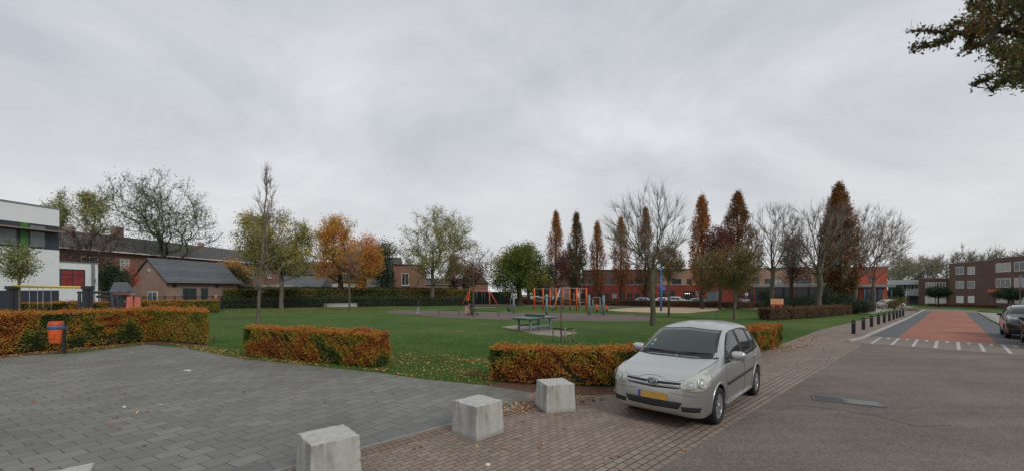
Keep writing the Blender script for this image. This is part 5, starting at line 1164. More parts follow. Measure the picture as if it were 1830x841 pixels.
class Car:
    def __init__(s, name, label, loc, rz, st, paint, wheels, wr=.317, detail=True, group=None, cat='car', arch=.375, hub=hubm):
        s.root = thing(name, label, cat, loc, rz, group); s.st = st; s.paint = paint
        vs, fs = car_body_mesh(st, 72 if detail else 40); me = bpy.data.meshes.new('body'); me.from_pydata(vs, [], fs)
        bm = bmesh.new(); bm.from_mesh(me); bmesh.ops.recalc_face_normals(bm, faces=bm.faces[:]); s.bvh = BVHTree.FromBMesh(bm); bm.to_mesh(me); bm.free()
        body = bpy.data.objects.new('body', me); COL.objects.link(body); me.materials.append(paint); me.materials.append(blackpl)
        # wheel arches
        cut = MB()
        for x in wheels:
            for sg in (1, -1): cut.add(*s._cyl(x, wr + .01, arch, sg * .60, sg * 1.1))
        c = cut.build('cut', blackpl); md = body.modifiers.new('b', 'BOOLEAN'); md.operation = 'DIFFERENCE'; md.object = c; md.solver = 'EXACT'
        bpy.context.view_layer.update(); dg = bpy.context.evaluated_depsgraph_get(); nm = bpy.data.meshes.new_from_object(body.evaluated_get(dg)); nm.name = 'body'
        body.modifiers.clear(); old = body.data; body.data = nm; bpy.data.meshes.remove(old); cm = c.data; bpy.data.objects.remove(c); bpy.data.meshes.remove(cm)
        nm.polygons.foreach_set('use_smooth', [True] * len(nm.polygons))
        nm.materials.clear(); nm.materials.append(paint); nm.materials.append(blackpl)
        for p in nm.polygons:
            cx_, cy_, cz_ = p.center; inn = any(math.hypot(cx_ - x, cz_ - wr - .01) < arch * 1.004 for x in wheels) and abs(cy_) > .55 and not (abs(p.normal.y) > .9 and abs(cy_) > .7)
            p.material_index = 1 if inn and (abs(p.normal.y) > .98 and abs(cy_) < .65 or abs(p.normal.y) < .1) else 0
        try: nm.set_sharp_from_angle(angle=R(38))
        except Exception: pass
        body.parent = s.root; s.body = body; s.wr = wr; s.wheels = wheels
        for x in wheels:
            for sg in (1, -1): s.wheel(x, sg, wr, detail, hub)
            # arch lips
            if detail:
                for sg in (1, -1):
                    P = []
                    for i in range(25):
                        a = R(-12 + 204 * i / 24); px, pz = x + math.cos(a) * (arch + .012), wr + .01 + math.sin(a) * (arch + .012)
                        h = s.hit((px, 3 * sg, pz), (0, -sg, 0)); 
                        if h: P.append((px, h[0].y - sg * .016, pz))
                    if len(P) > 3: MB().tube(P, .026, 8).build('arch_lip', paint, s.root)
    @staticmethod
    def _cyl(x, z, r, y0, y1, n=40):
        vs = [(x + r * math.cos(2 * math.pi * i / n), y, z + r * math.sin(2 * math.pi * i / n)) for y in (y0, y1) for i in range(n)]
        fs = [(i, (i + 1) % n, n + (i + 1) % n, n + i) for i in range(n)] + [tuple(range(n))[::-1], tuple(range(n, 2 * n))]
        if y1 > y0: fs = [tuple(reversed(f)) for f in fs]
        return vs, fs
    def hit(s, o, d):
        l, n, i, dist = s.bvh.ray_cast(Vector(o), Vector(d).normalized())
        if l is None: return None
        if n.dot(Vector(d)) > 0: n = -n
        return l, n
    def wheel(s, x, sg, r, detail, hub):
        M = Matrix.Translation((x, sg * .775, r)) @ Matrix.Rotation(R(-90 * sg), 4, 'X')
        t = MB(); w = .10
        t.lathe([(r * .66, -w), (r * .9, -w), (r * .985, -w * .8), (r, -w * .4), (r, w * .4), (r * .985, w * .8), (r * .92, w), (r * .70, w * 1.0), (r * .665, w * .8)], 36, M)
        wh = bpy.data.objects.new('wheel', None); COL.objects.link(wh); wh.parent = s.root; wh.empty_display_size = .1
        t.build('tyre', rubber, wh)
        h = MB(); h.lathe([(r * .665, -.05), (r * .67, w * .82), (r * .64, w * .72), (r * .60, w * .55), (r * .2, w * .62), (r * .17, w * .85), (0, w * .9)], 36, M)
        h.build('rim', mat('rim shadow', (.05, .05, .052), .5, .1, 5, metal=.5) if detail else hub, wh)
        if detail:
            sp = MB()
            for k in range(7):
                a = 2 * math.pi * k / 7 + .2; u = Vector((math.cos(a), math.sin(a), 0)); v = Vector((-math.sin(a), math.cos(a), 0))
                q = [u * r * .12 - v * .028, u * r * .12 + v * .028, u * r * .64 + v * .052, u * r * .64 - v * .052]
                top = [p + Vector((0, 0, w * (.86 if i < 2 else .78))) for i, p in enumerate(q)]; bot = [p + Vector((0, 0, w * .5)) for p in q]
                sp.add([M @ p for p in top + bot], [(0, 1, 2, 3), (0, 4, 5, 1), (1, 5, 6, 2), (2, 6, 7, 3), (3, 7, 4, 0)])
            sp.lathe([(r * .60, w * .5), (r * .61, w * .80), (r * .66, w * .86), (r * .672, w * .8)], 36, M)
            sp.lathe([(r * .15, w * .6), (r * .145, w * .92), (0, w * .95)], 20, M)
            sp.build('hub_cap', hub, wh)
    def patch(s, name, top, bot, m, phi=0.0, o=.004, n=14, k=8, parent=None, skirt=.012, down=False, label=None, curved=True):
        """surface patch lying on the body; outlines given in the plane seen from azimuth phi (0 = front, 90 = left side), as (h, z); down=True: (x, y) seen from above"""
        d = Vector((math.cos(R(phi)), math.sin(R(phi)), 0)); h = Vector((-math.sin(R(phi)), math.cos(R(phi)), 0))
        def samp(P, n):
            P = [Vector((*p, 0)) for p in P]; Ls = [0]
            for a, b in zip(P[:-1], P[1:]): Ls.append(Ls[-1] + (b - a).length)
            out = []
            for i in range(n + 1):
                t = Ls[-1] * i / n; j = 0
                while j < len(P) - 2 and Ls[j + 1] < t: j += 1
                f = (t - Ls[j]) / max(1e-9, Ls[j + 1] - Ls[j]); out.append(P[j].lerp(P[j + 1], min(1, f)))
            return out
        A, B = samp(top, n), samp(bot, n); g = []; N = []
        for i in range(n + 1):
            for j in range(k + 1):
                p = A[i].lerp(B[i], j / k)
                if down: r = s.hit((p.x, p.y, 4), (0, 0, -1))
                else: r = s.hit(d * 4 + h * p.x + Vector((0, 0, p.y)), -d)
                if r is None: g.append(None); N.append(None); continue
                g.append(r[0] + r[1] * o); N.append(r[1])
        last = None
        for idx in list(range(len(g))) + list(range(len(g) - 1, -1, -1)):
            if g[idx] is None and last is not None: g[idx], N[idx] = last
            elif g[idx] is not None: last = (g[idx], N[idx])
        fs = [(i * (k + 1) + j, i * (k + 1) + j + 1, (i + 1) * (k + 1) + j + 1, (i + 1) * (k + 1) + j) for i in range(n) for j in range(k)]
        loop = [i * (k + 1) for i in range(n + 1)] + [n * (k + 1) + j for j in range(1, k + 1)] + [i * (k + 1) + k for i in range(n - 1, -1, -1)] + [j for j in range(k - 1, 0, -1)]
        base = len(g); vs = list(g) + [g[i] - N[i] * (o + skirt) for i in loop]
        L = len(loop); fs2 = [(loop[i], loop[(i + 1) % L], base + (i + 1) % L, base + i) for i in range(L)]
        mb = MB(); mb.add(vs, fs, True); mb.f += fs2; mb.smooth += [False] * len(fs2)
        ob = mb.build(name, m, parent or s.root)
        if label: ob['label'] = label
        return ob
    def seam(s, pts_, phi=90, r=.0028, name='panel_gap', m=None, parent=None, down=False):
        d = Vector((math.cos(R(phi)), math.sin(R(phi)), 0)); h = Vector((-math.sin(R(phi)), math.cos(R(phi)), 0)); out = []
        P = [Vector((*p, 0)) for p in pts_]
        for a, b in zip(P[:-1], P[1:]):
            kk = max(2, int((b - a).length / .04))
            for i in range(kk + (b == P[-1])):
                p = a.lerp(b, i / kk); q = s.hit((p.x, p.y, 4), (0, 0, -1)) if down else s.hit(d * 4 + h * p.x + Vector((0, 0, p.y)), -d)
                if q: out.append(q[0] + q[1] * .0005)
        if len(out) > 1: return MB().tube(out, r, 5, False).build(name, m or seamm, parent or s.root)
seamm = mat('panel gap shadow', (.02, .02, .022), .8, .1, 5)

# ---- the silver car
silver = carpaint('silver paint', (.53, .54, .53), .9, .34, .4)
HD = math.atan2(-.735, -.676)
org = (4.02 * .985, 9.055 * .985)
car = Car('parked_car', 'silver people carrier parked half on the brick sidewalk before the hedge', (*org, .010), HD, MPV, silver, (1.335, -1.415)); car.root.scale = (1, 1, 1.025)
P = car.patch
side = lambda pts_: [(-x, z) for x, z in pts_]      # seen from the left, h runs backward
rim_g = blackpl
# windscreen (black rim, then glass)
ws = P('windscreen_surround', [(-.60, 1.53), (0, 1.57), (.60, 1.53)], [(-.745, 1.095), (-.4, 1.11), (0, 1.115), (.4, 1.11), (.745, 1.095)], rim_g, 0, .003, 26, 14)
P('windscreen', [(-.575, 1.51), (0, 1.55), (.575, 1.51)], [(-.705, 1.135), (-.35, 1.14), (0, 1.142), (.35, 1.14), (.705, 1.135)], carglass, 0, .007, 26, 14)
for sg, phi in ((1, 90), (-1, -90)):
    f = (lambda pts_: [(-x, z) for x, z in pts_]) if sg > 0 else (lambda pts_: [(x, z) for x, z in pts_])
    # glasshouse: dark base band then panes
    P('window_surround', f([(.72, 1.17), (.42, 1.355), (.18, 1.475), (-.1, 1.512), (-.6, 1.527), (-1.1, 1.512), (-1.5, 1.46), (-1.72, 1.37)]), f([(.93, .985), (.5, .99), (0, .995), (-.5, 1.005), (-1.0, 1.015), (-1.4, 1.03), (-1.68, 1.06)]), rim_g, phi, .003, 40, 8)
    P('front_side_window', f([(.50, 1.285), (.30, 1.41), (.12, 1.47), (-.1, 1.489), (-.27, 1.495)]), f([(.56, 1.02), (.3, 1.02), (-.30, 1.03)]), sideglass, phi, .007, 16, 8)
    P('quarter_window', f([(.80, 1.075), (.62, 1.185)]), f([(.84, 1.02), (.62, 1.02)]), sideglass, phi, .007, 4, 4)
    P('rear_side_window', f([(-.36, 1.495), (-.8, 1.499), (-1.14, 1.482)]), f([(-.37, 1.03), (-.8, 1.04), (-1.12, 1.055)]), sideglass, phi, .007, 14, 8)
    P('rear_quarter_window', f([(-1.22, 1.472), (-1.45, 1.44), (-1.62, 1.37)]), f([(-1.20, 1.06), (-1.4, 1.07), (-1.58, 1.10)]), sideglass, phi, .007, 10, 8)
    # door moulding and handles, gaps
    P('side_moulding', f([(.86, .655), (-.98, .70)]), f([(.86, .605), (-.98, .65)]), blackpl, phi, .014, 30, 3, skirt=.02)
    for x0 in (-.16, -1.06):
        hb = P('door_handle', f([(x0, .93), (x0 - .20, .935)]), f([(x0, .893), (x0 - .20, .898)]), silver, phi, .032, 8, 3, skirt=.006)
        P('handle_recess', f([(x0 + .0, .955), (x0 - .16, .955)]), f([(x0 + .0, .87), (x0 - .16, .87)]), mat('handle recess', (.16, .16, .165), .5, .1, 5), phi, .002, 8, 4, parent=hb)
    car.seam(f([(.90, .97), (.93, .8), (.93, .5), (.86, .30)]), phi); car.seam(f([(-.32, 1.0), (-.32, .6), (-.30, .27)]), phi); car.seam(f([(-1.16, 1.02), (-1.20, .85), (-1.06, .72), (-.97, .55), (-.95, .3)]), phi); car.seam(f([(.86, .30), (-.30, .265), (-.95, .3)]), phi)
    car.seam(f([(.95, 1.0), (.4, .985), (-.5, .995), (-1.3, 1.02)]), phi, .007, 'window_rubber', blackpl)
    P('sill', f([(.90, .285), (-.98, .285)]), f([(.90, .215), (-.98, .215)]), silver, phi, .022, 20, 3, skirt=.03)
    # headlamp: wraps the corner, seen from 35 degrees
    ph = 35 * sg; hx = 1 if sg > 0 else -1
    hl = P('headlight', [(hx * -.83, .785), (hx * -.72, .87), (hx * -.52, .945), (hx * -.36, .975), (hx * -.30, .972)], [(hx * -.865, .695), (hx * -.70, .66), (hx * -.50, .675), (hx * -.36, .73), (hx * -.285, .84)], lampclear, ph, .010, 20, 10)
    for (hx0, hz0, rr) in ((-.70, .765, .066), (-.515, .80, .082)):
        d = Vector((math.cos(R(ph)), math.sin(R(ph)), 0)); hh = Vector((-math.sin(R(ph)), math.cos(R(ph)), 0)); q = car.hit(d * 4 + hh * hx * hx0 + Vector((0, 0, hz0)), -d)
        if q:
            M = Matrix.Translation(q[0] + q[1] * .012) @ q[1].to_track_quat('Z', 'Y').to_matrix().to_4x4()
            MB().lathe([(rr, 0), (rr * .94, .003), (rr * .86, .001), (rr * .5, .004), (0, .006)], 20, M).build('lamp_bowl', lampdark, hl)
            MB().lathe([(rr * .55, .0055), (rr * .5, .009), (0, .011)], 16, M).build('reflector', mat('lamp glass', (.42, .43, .42), .12, .2, 30, spec=1.0), hl)
    # fog lamp openings
    P('bumper_vent', [(hx * -.84, .405), (hx * -.52, .425)], [(hx * -.82, .325), (hx * -.55, .335)], blackpl, 35 * sg, .003, 10, 4)
    # mirror
    mr = MB(); my = .90 * sg
    M = Matrix.Translation((.62, sg * .99, 1.115)) @ Matrix.Diagonal((.072, .13, .085, 1)); rgm = []
    vs = []; fs = []; nn, mm = 16, 10
    for i in range(mm + 1):
        a = math.pi * i / mm
        for j in range(nn):
            t = 2 * math.pi * j / nn; c, si = math.cos(t), math.sin(t); sx = math.copysign(abs(c) ** .55, c) * math.sin(a) ** .6; sy = math.copysign(abs(si) ** .55, si) * math.sin(a) ** .6; sz = -math.copysign(abs(math.cos(a)) ** .75, math.cos(a)); vs.append(M @ Vector((sx, sy, sz)))
    for i in range(mm):
        for j in range(nn): fs.append((i * nn + j, i * nn + (j + 1) % nn, (i + 1) * nn + (j + 1) % nn, (i + 1) * nn + j))
    mr.add(vs, fs, True); mo = mr.build('mirror', silver, car.root)
    MB().bar((.62, sg * .80, 1.01), (.62, sg * .93, 1.055), .07, .05).build('mirror_foot', silver, mo)
# bonnet shut line and grille
car.seam([(-.80, .585), (-.5, .60), (-.3, .605)], 0, .003); car.seam([(.3, .605), (.5, .60), (.80, .585)], 0, .003)
car.seam([(-.66, .91), (-.62, .86), (-.42, .80), (-.25, .80), (-.17, .84), (0, .86), (.17, .84), (.25, .80), (.42, .80), (.62, .86), (.66, .91)], 0, .0035)
for sg in (1, -1): car.seam([(1.86, .69 * sg), (1.5, .74 * sg), (1.2, .765 * sg), (1.05, .775 * sg)], 0, .0035, down=True)
car.seam([(-.76, 1.10), (-.4, 1.092), (0, 1.097), (.4, 1.092), (.76, 1.10)], 0, .016, 'cowl', blackpl)
def slat(z0, z1, w): P('grille_slot', [(-w, z1 + .012), (-.14, z1), (0, z1 - .004), (.14, z1), (w, z1 + .012)], [(-w + .03, z0 + .02), (-.14, z0), (0, z0 - .006), (.14, z0), (w - .03, z0 + .02)], blackpl, 0, .004, 24, 3)
slat(.735, .778, .52); slat(.665, .695, .49)
P('grille_bar', [(-.52, .745), (0, .722), (.52, .745)], [(-.49, .718), (0, .698), (.49, .718)], silver, 0, .014, 24, 3, skirt=.014)
# emblem: three ovals
q = car.hit((4, 0, .762), (-1, 0, 0)); Mx = Matrix.Translation(q[0] + Vector((.016, 0, 0))) @ Matrix.Rotation(R(-8), 4, 'Y')
def oval(cy, cz, a, b, m=28): return [Mx @ Vector((.012, cy + a * math.cos(2 * math.pi * i / m), cz + b * math.sin(2 * math.pi * i / m))) for i in range(m)]
em = MB(); em.add([Mx @ Vector((.0, .10 * math.cos(2 * math.pi * i / 28), .070 * math.sin(2 * math.pi * i / 28))) for i in range(28)] + [Mx @ Vector((.008, .094 * math.cos(2 * math.pi * i / 28), .065 * math.sin(2 * math.pi * i / 28))) for i in range(28)], [(i, (i + 1) % 28, 28 + (i + 1) % 28, 28 + i) for i in range(28)] + [tuple(range(28, 56))], True)
eb = em.build('emblem', mat('emblem backing', (.12, .13, .15), .3, .1, 5, metal=.6), car.root)
ring = MB(); ring.tube(oval(0, 0, .088, .059), .0055, 6, closed=True); ring.tube(oval(0, .011, .034, .046), .0045, 6, closed=True); ring.tube(oval(0, .025, .064, .024), .0045, 6, closed=True); ring.build('emblem_ovals', chrome, eb)
# lower intake, plate
P('lower_intake', [(-.52, .47), (0, .455), (.52, .47)], [(-.45, .35), (0, .335), (.45, .35)], blackpl, 0, .003, 20, 4)
0 and P('bumper_crease', [(-.62, .535), (0, .525), (.62, .535)], [(-.62, .525), (0, .514), (.62, .525)], mat('crease', (.3, .3, .3), .4, .05, 3, metal=.5), 0, .001, 24, 2, skirt=.004)
pl = MB(); xq = car.hit((4, 0, .56), (-1, 0, 0))[0].x + .012; pl.box(xq, xq + .008, -.26, .26, .465, .577); plate = pl.build('number_plate', yellow_plate, car.root)
MB().box(xq + .0005, xq + .0095, -.262, -.215, .464, .578).build('blue_strip', blue_strip, plate)
# wipers, washer jets, aerial, sticker
def wiper(y0, y1, z0, z1):
    b = MB(); A = car.hit((4, y0, z0), (-1, 0, 0)); B_ = car.hit((4, y1, z1), (-1, 0, 0)); a, c = A[0] + A[1] * .03, B_[0] + B_[1] * .022
    b.bar(a, a.lerp(c, .55) + Vector((.0, 0, .012)), .018, .014); b.bar(a.lerp(c, .12), c, .012, .016); b.blob(a, .022, .022, .018, 8, 6); b.build('wiper', blackpl, car.root)
wiper(.10, .64, 1.122, 1.155); wiper(-.52, .02, 1.14, 1.127)
for y in (-.36, .36):
    q = car.hit((1.28, y, 4), (0, 0, -1)); MB().blob(q[0] + Vector((0, 0, .006)), .014, .012, .01, 8, 6).build('washer_jet', blackpl, car.root)
q = car.hit((-1.2, .05, 4), (0, 0, -1)); MB().tube([q[0], q[0] + Vector((-.12, 0, .22))], [.007, .003], 6).build('aerial', blackpl, car.root)
for (y, z, w_, h_, c) in ((-.585, 1.22, .06, .025, (.03, .45, .38)), (-.57, 1.285, .045, .03, (.6, .5, .12))):
    P('sticker', [(y, z + h_), (y + w_, z + h_)], [(y, z), (y + w_, z)], mat('sticker %d' % int(z * 100), c, .5, .1, 5), 0, .0085, 3, 3, skirt=.001)
# dark floor pan so that no light shows under the sills
MB().box(-1.7, 1.7, -.72, .72, .17, .24).build('underbody', blackpl, car.root)

def simple_windows(c, k=1.0, dz=0.0, hx=0.0, hi=1.48):
    st = c.st
    c.patch('windscreen', [(-.56, hi - .02), (0, hi + .015), (.56, hi - .02)], [(-.68, 1.14 + dz), (0, 1.15 + dz), (.68, 1.14 + dz)], carglass, 0, .006, 14, 8)
    for sg, phi in ((1, 90), (-1, -90)):
        f = (lambda p: [(-x, z) for x, z in p]) if sg > 0 else (lambda p: list(p))
        c.patch('front_side_window', f([(.38 + hx, hi - .24), (.1 + hx, hi - .06), (-.22, hi - .03)]), f([(.55 + hx, 1.04 + dz), (0, 1.06 + dz), (-.22, 1.07 + dz)]), carglass, phi, .006, 10, 6)
        c.patch('rear_side_window', f([(-.30, hi - .03), (-.8, hi - .045), (-1.15, hi - .09)]), f([(-.30, 1.07 + dz), (-.8, 1.09 + dz), (-1.25, 1.12 + dz)]), carglass, phi, .006, 10, 6)
    c.patch('rear_window', [(-.48, hi - .08), (.48, hi - .08)], [(-.60, 1.14 + dz), (.60, 1.14 + dz)], carglass, 180, .006, 10, 6)
    for sg in (1, -1):
        c.patch('headlight', [(sg * -.42, .72 + dz), (sg * .06, .80 + dz)], [(sg * -.40, .62 + dz), (sg * .04, .68 + dz)], lampclear, 35 * sg, .006, 8, 4)
        c.patch('tail_light', [(sg * -.10, .95 + dz), (sg * .12, .95 + dz)], [(sg * -.10, .75 + dz), (sg * .12, .75 + dz)], tailred, 180 - 35 * sg, .006, 4, 4)
        mo = MB(); mo.blob((.55 + hx, sg * 1.0, 1.08 + dz), .07, .11, .07, 12, 8); mo.build('mirror', c.paint, c.root)
# ---- black SUV on the right, and the next car
blackp = carpaint('black paint', (.008, .008, .010), .2, .25, 1.0)
def suv(u, v, label, extra=True):
    x, y = rd(u, v); c = Car('parked_car', label, (x, y, gz(x, y) + .012), math.atan2(-UY, -UX), SUV, blackp, (1.33, -1.33), .35, True, 'dark cars parked on the right', arch=.40)
    simple_windows(c, dz=.10, hx=.0, hi=1.53)
    c.patch('grille', [(-.36, .80), (0, .81), (.36, .80)], [(-.30, .66), (0, .65), (.30, .66)], blackpl, 0, .004, 12, 4)
    c.patch('grille_chrome', [(-.36, .815), (0, .825), (.36, .815)], [(-.36, .80), (0, .81), (.36, .80)], chrome, 0, .008, 12, 2)
    c.patch('number_plate', [(-.26, .57), (.26, .57)], [(-.26, .46), (.26, .46)], yellow_plate, 0, .02, 6, 3)
    for sg in (1, -1):
        c.patch('fog_lamp', [(sg * -.1, .50), (sg * .08, .50)], [(sg * -.1, .42), (sg * .08, .42)], chrome, 30 * sg, .005, 5, 3)
        f = (lambda p: [(-x, z) for x, z in p]) if sg > 0 else (lambda p: list(p))
        c.patch('sill_cladding', f([(.93, .40), (-.93, .40)]), f([(.93, .28), (-.93, .28)]), blackpl, 90 * sg, .02, 14, 3)
        for xx in (-.1, -1.0): c.patch('door_handle', f([(xx, .98), (xx - .18, .98)]), f([(xx, .945), (xx - .18, .945)]), chrome, 90 * sg, .025, 5, 3)
        MB().tube([(.1, sg * .60, 1.60), (-.4, sg * .60, 1.68), (-1.2, sg * .58, 1.65), (-1.5, sg * .57, 1.58)], .018, 6).build('roof_rail', blackpl, c.root)
    return c
suv(33.6, 2.75, 'black off-road style car parked facing the crossing on the right')
suv(28.6, 3.1, 'black car cut off by the right edge of the picture, before the other')

# ---- cars in the far street
def small(px, Y, ang, label, paint, st=HATCH, group='cars parked beyond the play field', w=(1.22, -1.25)):
    x, y = at(px, Y); c = Car('parked_car', label, (x, y, gz(x, y) + .01), R(ang), st, paint, w, .30, False, group, arch=.345); 
    if st is SUV: simple_windows(c, dz=.10, hi=1.53)
    elif st is MPV: simple_windows(c, dz=0, hi=1.49)
    else: simple_windows(c, dz=-.06, hi=1.35)
whitep = carpaint('white paint', (.70, .70, .70), 0, .35); greyp = carpaint('grey paint', (.30, .31, .33), .4); redp = carpaint('red paint', (.38, .03, .03), .1); bluep = carpaint('blue grey paint', (.35, .40, .46), .4); darkp = carpaint('dark paint', (.03, .033, .04), .2)
small(1213, 69, -38, 'white estate car with dark windows parked beside the red school wall', whitep, SUV)
small(1253, 66, -35, 'light grey low car to the right of the white estate car', greyp)
small(1155, 70, -30, 'pale blue grey hatchback behind the low hedge, left of the blue pole', bluep)
small(1190, 74, -38, 'white hatchback showing only its roof beside the blue pole', whitep)
small(937, 78, 15, 'red hatchback under the dense round tree', redp)
small(962, 77, 10, 'white car left of the climbing frame behind the low hedge', whitep)
small(984, 79, 12, 'dark car behind the left posts of the climbing frame', darkp)
small(1002, 78, 12, 'pale car behind the thin plum tree', bluep)
small(1592, 66, 10, 'white car beyond the hedge at the end of the bollards', whitep)

# ------------------------------------------------------------------ litter bin
binr = mat('orange bin plastic', (.62, .11, .022), .5, .12, 5); binb = mat('blue bin band', (.05, .11, .24), .5, .15, 5)
def bin_():
    x, y = at(100, 15.1); root = thing('litter_bin', 'orange litter bin with a blue band on a post by the left hedge', 'litter bin', (x, y, .06), R(20)); root.scale = (.86, .86, .95)
    b = MB(); b.lathe([(0, .42), (.19, .42), (.205, .44), (.245, .95), (.245, .98)], 26); b.build('body', binr, root)
    b = MB(); b.lathe([(.252, .95), (.268, .96), (.272, 1.06), (.262, 1.09), (.24, 1.09)], 26)
    b.build('band', binb, root)
    b = MB(); b.lathe([(.245, 1.07), (.255, 1.10), (.25, 1.15), (.225, 1.235), (.205, 1.25), (.175, 1.24), (.17, 1.18), (.17, 1.02)], 26); b.build('rim', mat('dark orange rim', (.42, .07, .02), .55, .15, 6), root)
    MB().lathe([(0, 1.03), (.17, 1.03)], 20).build('opening', blackpl, root)
    MB().box(.22, .30, -.04, .04, 0, 1.12).build('post', dark_steel, root)
    MB().box(.24, .31, -.09, .09, .96, 1.08).build('bracket', binb, root)
    MB().box(-.08, .08, -.262, -.2, .62, .78).build('lock_plate', mat('darker orange', (.5, .085, .02), .5, .1, 5), root)
bin_()

# ------------------------------------------------------------------ bollards
boll = mat('black bollard', (.016, .017, .022), .45, .25, 8)
def bollards():
    pxs = [(1525.4, 595.5), (1543, 588.3), (1557.5, 583.2), (1570, 579), (1580.3, 576), (1589.4, 573), (1597, 570.4), (1603, 568.2), (1608.7, 566.2), (1614, 564.4)]
    words = ['nearest', 'second', 'third', 'fourth', 'fifth', 'sixth', 'seventh', 'eighth', 'ninth', 'farthest']
    first = None
    for i, p in enumerate(pxs):
        x, y = G(*p); lab = '%s black bollard in the row along the kerb left of the red road' % words[i]
        if first is None:
            first = thing('bollard', lab, 'bollard', (x, y, .02), AR + R(90), 'black bollards along the kerb')
            b = MB(); b.box(-.085, .085, -.085, .085, 0, .70); b.build('post', boll, first, bevel=.012)
            b = MB(); b.add([(-.095, -.095, .702), (.095, -.095, .702), (.095, .095, .702), (-.095, .095, .702), (0, 0, .775)], [(0, 1, 4), (1, 2, 4), (2, 3, 4), (3, 0, 4), (3, 2, 1, 0)]); b.build('cap', boll, first)
            b = MB()
            for sx in (-1, 1): b.box(sx * .088 - .003, sx * .088 + .003, -.05, .05, .58, .62)
            b.build('reflector', mat('pale reflector', (.3, .3, .28), .4, .1, 5), first)
        else:
            c = copy_tree(first); c.location = (x, y, gz(x, y) + .02); c['label'] = lab
bollards()

# ------------------------------------------------------------------ play field furniture
galv = mat('galvanised steel', (.30, .32, .33), .45, .15, 8, metal=.5); playor = mat('orange play paint', (.68, .10, .02), .45, .1, 4); greyblue = mat('grey blue posts', (.16, .205, .235), .5, .12, 5); darkpost = mat('dark recycled plastic', (.035, .038, .045), .7, .2, 8)
def tabletennis():
    x, y = 1.35, 24.7; root = thing('table_tennis_table', 'green outdoor table tennis table on a stone slab in the lawn', 'table', (x, y, .01), math.atan2(UY, UX))
    gt = mat('green table top', (.085, .165, .12), .45, .12, 3)
    t = MB().box(-1.37, 1.37, -.76, .76, .73, .775).build('table_top', gt, root)
    l = MB(); wl = mat('faded white lines', (.3, .36, .32), .6, .2, 4)
    l.box(-1.355, 1.355, -.748, -.728, .7755, .778).box(-1.355, 1.355, .728, .748, .7755, .778).box(-1.355, -1.335, -.728, .728, .7755, .778).box(1.335, 1.355, -.728, .728, .7755, .778).box(-1.33, 1.33, -.006, .006, .7755, .7778); l.build('lines', wl, t)
    MB().box(-.012, .012, -.80, .80, .778, .92).build('net', mat('steel net', (.08, .12, .11), .5, .2, 10, metal=.4), root)
    fr = MB(); fr.box(-1.25, 1.25, -.60, -.54, .66, .729).box(-1.25, 1.25, .54, .60, .66, .729).box(-1.25, -1.19, -.54, .54, .66, .729).box(1.19, 1.25, -.54, .54, .66, .729); fr.build('frame', greyblue, root)
    for sx in (-.85, .85):
        for sy in (-.48, .48): MB().box(sx - .05, sx + .05, sy - .05, sy + .05, 0, .659).build('leg', greyblue, root)
    b = MB(); b.box(-.80, .80, -.50, -.46, .22, .32).box(-.80, .80, .46, .50, .22, .32); b.build('brace', greyblue, root)
tabletennis()
def stakes():
    x, y = at(1003, 18.9); root = thing('tree_stakes', 'low wooden stakes with black rubber bands round the thin plum tree', 'tree support', (x, y)); wd = mat('grey stake wood', (.25, .19, .13), .9, .2, 6)
    pp = [(-.36, .12), (.14, -.34), (.56, .06)]
    for a, b in pp: MB().cyl((a, b), .042, .038, 0, .70, 10).build('stake', wd, root)
    m = MB(); m.bar((pp[0][0], pp[0][1], .66), (pp[1][0], pp[1][1], .62), .09, .05); m.bar((pp[1][0], pp[1][1], .64), (pp[2][0], pp[2][1], .66), .09, .05); m.build('band', blackpl, root)
stakes()
def swing():
    (x0, y0), (x1, y1) = G(838, 547), G(875, 546.5); y = (y0 + y1) / 2; root = thing('swing_frame', 'orange swing set with splayed legs near the tall hedge', 'swing', (x0, y)); L = x1 - x0; H_ = 2.35
    for sx, nm in ((0, -1), (L, 1)):
        for dx, dy in ((nm * .15, -.95), (nm * 1.35, .5)): MB().tube([(sx, 0, H_), (sx + dx, dy, 0)], .06, 8).build('leg', playor, root)
    MB().tube([(-.1, 0, H_), (L + .1, 0, H_)], .055, 8).build('top_bar', playor, root)
    for c in (L * .3, L * .7):
        st = MB().box(c - .22, c + .22, -.09, .09, .50, .54).build('seat', blackpl, root)
        b = MB(); b.tube([(c - .2, 0, .54), (c - .2, 0, H_)], .014, 5); b.tube([(c + .2, 0, .54), (c + .2, 0, H_)], .014, 5); b.build('chain', galv, st)
swing()
